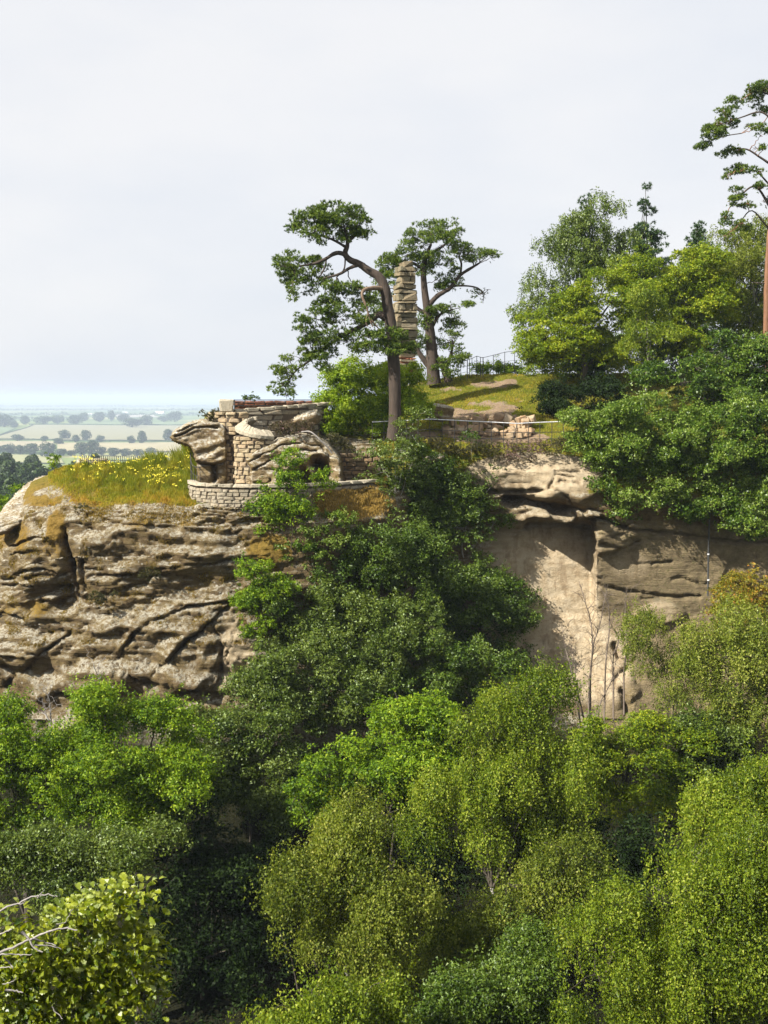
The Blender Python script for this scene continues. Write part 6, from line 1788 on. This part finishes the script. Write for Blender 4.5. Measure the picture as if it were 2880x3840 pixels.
for k, (x, y, w, h) in enumerate([(40, 392, 220, 122), (130, 400, 90, 70), (230, 372, 100, 88), (400, 372, 190, 84), (530, 362, 120, 92), (690, 372, 150, 92), (770, 348, 90, 88), (910, 352, 120, 108), (1020, 342, 80, 102), (1130, 352, 120, 84), (1210, 397, 180, 95), (1340, 378, 130, 105), (1500, 345, 110, 60), (1600, 348, 150, 105)]):
    px, py = c7(x, y)
    far_tree(px, py, w * 0.41, h * 0.41, order[k] + ' pale hazy tree from the left in the row beyond the broad field', 'hazy tree row beyond the broad field')
# dark wooded hill at lower left: nearer, greener
wood = [(-40, 1775, 150, 170, 330), (60, 1800, 150, 150, 300), (150, 1815, 140, 140, 290), (-20, 1850, 160, 160, 270), (90, 1870, 150, 140, 255), (250, 1800, 150, 120, 300), (330, 1800, 140, 110, 310), (120, 1745, 110, 90, 420), (40, 1742, 110, 90, 430), (200, 1748, 110, 85, 425), (290, 1752, 120, 80, 420), (-30, 1738, 120, 100, 440), (370, 1745, 110, 85, 430), (345, 1715, 75, 70, 520), (120, 1722, 60, 45, 560), (20, 1712, 60, 45, 580), (440, 1752, 100, 70, 420), (200, 1840, 140, 120, 270)]
for k, (px, top, w, h, Y) in enumerate(wood):
    s = 1 / ppm(Y)
    topz = P(px, top - 20, Y).z
    x = (px - 1440) / F * Y
    gz = float(ground_height(np.array([x]), np.array([Y * 1.0]))[0])
    hh = topz - gz
    lab = (order + ['fifteenth', 'sixteenth', 'seventeenth', 'eighteenth'])[sorted(range(len(wood)), key=lambda q: (wood[q][0], q)).index(k)]
    root = thing('wood_tree', lab + ' dark tree from the left in the wood below the left skyline', 'tree', (x, Y, gz - 0.3), 'dark wood below the left skyline')
    cm, tm = random.choice(FARN)
    rz = random.uniform(0, 6.28)
    wx = w * s / 0.8
    c = link('crown', cm, root); t = link('trunk', tm, root)
    ch = min(hh, wx * 1.05)
    c.scale = (wx, wx, ch); c.location = (0, 0, hh - ch * 0.97); c.rotation_euler = (0, 0, rz)
    t.scale = (wx, wx, hh * 1.2)
# distant woods that read as bands
def far_wood(py, x0, x1, h_px, label, n=700):
    px = RNG.uniform(x0, x1, n)
    P2 = np.array([gp(a, py + RNG.uniform(-2.0, 2.0)) for a in px])
    y = P2[:, 1]
    s = y / F
    nb = 26
    V, Fq = [], []
    zz = RNG.uniform(0, 1, n)
    hh = h_px * s * (0.55 + 0.45 * vnoise(np.stack([px / 24, px * 0, px * 0], -1), 7))
    C = np.column_stack([P2, zz * hh])
    nr = unit(RNG.normal(size=(n, 3)) * 0.5 + np.array([-0.3, -0.6, 0.6]))
    t = unit(np.cross(nr, RNG.normal(size=(n, 3))))
    b = np.cross(nr, t)
    L = (3.2 * s * RNG.uniform(0.6, 1.4, n))[:, None]
    V = np.stack([C - t * L, C + b * L * 0.8, C + t * L, C - b * L * 0.8], 1).reshape(-1, 3)
    o = link('far_woodland', make_mesh('far_woodland', V, np.arange(n * 4).reshape(n, 4), LM['far'], {'rnd': ('FACE', RNG.uniform(size=n))}))
    tag(o, label, kind='stuff')
far_wood(1556, -80, 760, 11, 'band of blue woodland far out on the plain', 1800)
far_wood(1538, -80, 900, 7, 'fainter woodland band behind the blue woodland', 1500)
far_wood(1524, -80, 1200, 5, 'faintest woodland line under the horizon', 1500)
far_wood(1570, -80, 330, 9, 'hazy copse line at the left of the far fields', 800)
# hedges
def hedge(a, b, h, label):
    (x0, y0), (x1, y1) = gp(*a), gp(*b)
    n = 60
    t = np.linspace(0, 1, n)
    X, Yv = x0 + (x1 - x0) * t, y0 + (y1 - y0) * t
    H = h * (0.8 + 0.3 * RNG.uniform(size=n))
    w = h * 0.7
    Z = ground_height(X, Yv) + 0.6
    rows = [np.column_stack([X, Yv - w, Z]), np.column_stack([X, Yv - w * 0.7, Z + H * 0.8]), np.column_stack([X, Yv, Z + H]), np.column_stack([X, Yv + w * 0.7, Z + H * 0.8]), np.column_stack([X, Yv + w, Z])]
    V = np.concatenate(rows)
    Fq = np.concatenate([np.stack([r * n + np.arange(n - 1), r * n + np.arange(1, n), (r + 1) * n + np.arange(1, n), (r + 1) * n + np.arange(n - 1)], -1) for r in range(4)])
    o = link('hedge', make_mesh('hedge', V, Fq, LM['far'], {'rnd': ('FACE', RNG.uniform(size=len(Fq)))}))
    tag(o, label, 'hedge')
hedge((-40, 1648), (230, 1651), 3, 'dark hedge along the lower left side of the broad field')
hedge((215, 1655), (760, 1656), 3, 'dark hedge along the lower right side of the broad field')
hedge((110, 1594), (760, 1595), 4, 'straight hedge along the far side of the broad field')
hedge((-30, 1646), (125, 1597), 4, 'slanting hedge on the left end of the broad field')
hedge((-40, 1703), (240, 1706), 3, 'hedge behind the yellow-green field above the wood')
def barn(px, py, w_px, h_px, label):
    x, y = gp(px, py)
    s = y / F
    w, h = w_px * s, h_px * s
    root = thing('barn', label, 'building', (x, y, 0))
    d = w * 0.4
    V = np.array([[x - w / 2, y - d, 0], [x + w / 2, y - d, 0], [x + w / 2, y + d, 0], [x - w / 2, y + d, 0]])
    V = np.concatenate([V, V + np.array([0, 0, h * 0.7])])
    part('wall', V, np.array([[0, 1, 5, 4], [1, 2, 6, 5], [2, 3, 7, 6], [3, 0, 4, 7]]), M_WHITEWALL, root)
    Rf = np.array([[x - w * 0.52, y - d * 1.1, h * 0.68], [x + w * 0.52, y - d * 1.1, h * 0.68], [x + w * 0.52, y, h * 1.05], [x - w * 0.52, y, h * 1.05], [x - w * 0.52, y + d * 1.1, h * 0.68], [x + w * 0.52, y + d * 1.1, h * 0.68]])
    part('roof', Rf, np.array([[0, 1, 2, 3], [3, 2, 5, 4]]), M_WHITEWALL, root)
barn(180, 1555, 22, 6, 'small white farm building far left on the plain')
barn(338, 1556, 16, 5, 'tiny white barn in the middle of the far plain')
barn(600, 1553, 30, 10, 'cream barns near the horizon above the beak rock')
barn(470, 1550, 20, 6, 'pale shed left of the cream barns near the horizon')

# ------------------------------------------------------------------ the air: one even haze box round everything
def haze():
    x0, x1, y0, y1, z0, z1 = -29000, 29000, -3500, 31000, -12, 132
    V = np.array([[x, y, z] for z in (z0, z1) for y in (y0, y1) for x in (x0, x1)], float)
    Fq = np.array([[0, 2, 3, 1], [4, 5, 7, 6], [0, 1, 5, 4], [2, 6, 7, 3], [0, 4, 6, 2], [1, 3, 7, 5]])
    m, t, out = new_mat('haze_air')
    v = t.nodes.new('ShaderNodeVolumePrincipled')
    v.inputs['Color'].default_value = (0.67, 0.79, 0.95, 1)
    v.inputs['Density'].default_value = 1.5e-4
    v.inputs['Anisotropy'].default_value = 0.0
    t.links.new(v.outputs[0], out.inputs['Volume'])
    o = link('haze', make_mesh('haze', V, Fq, m))
    tag(o, 'pale blue summer haze over the plain', kind='stuff')
haze()
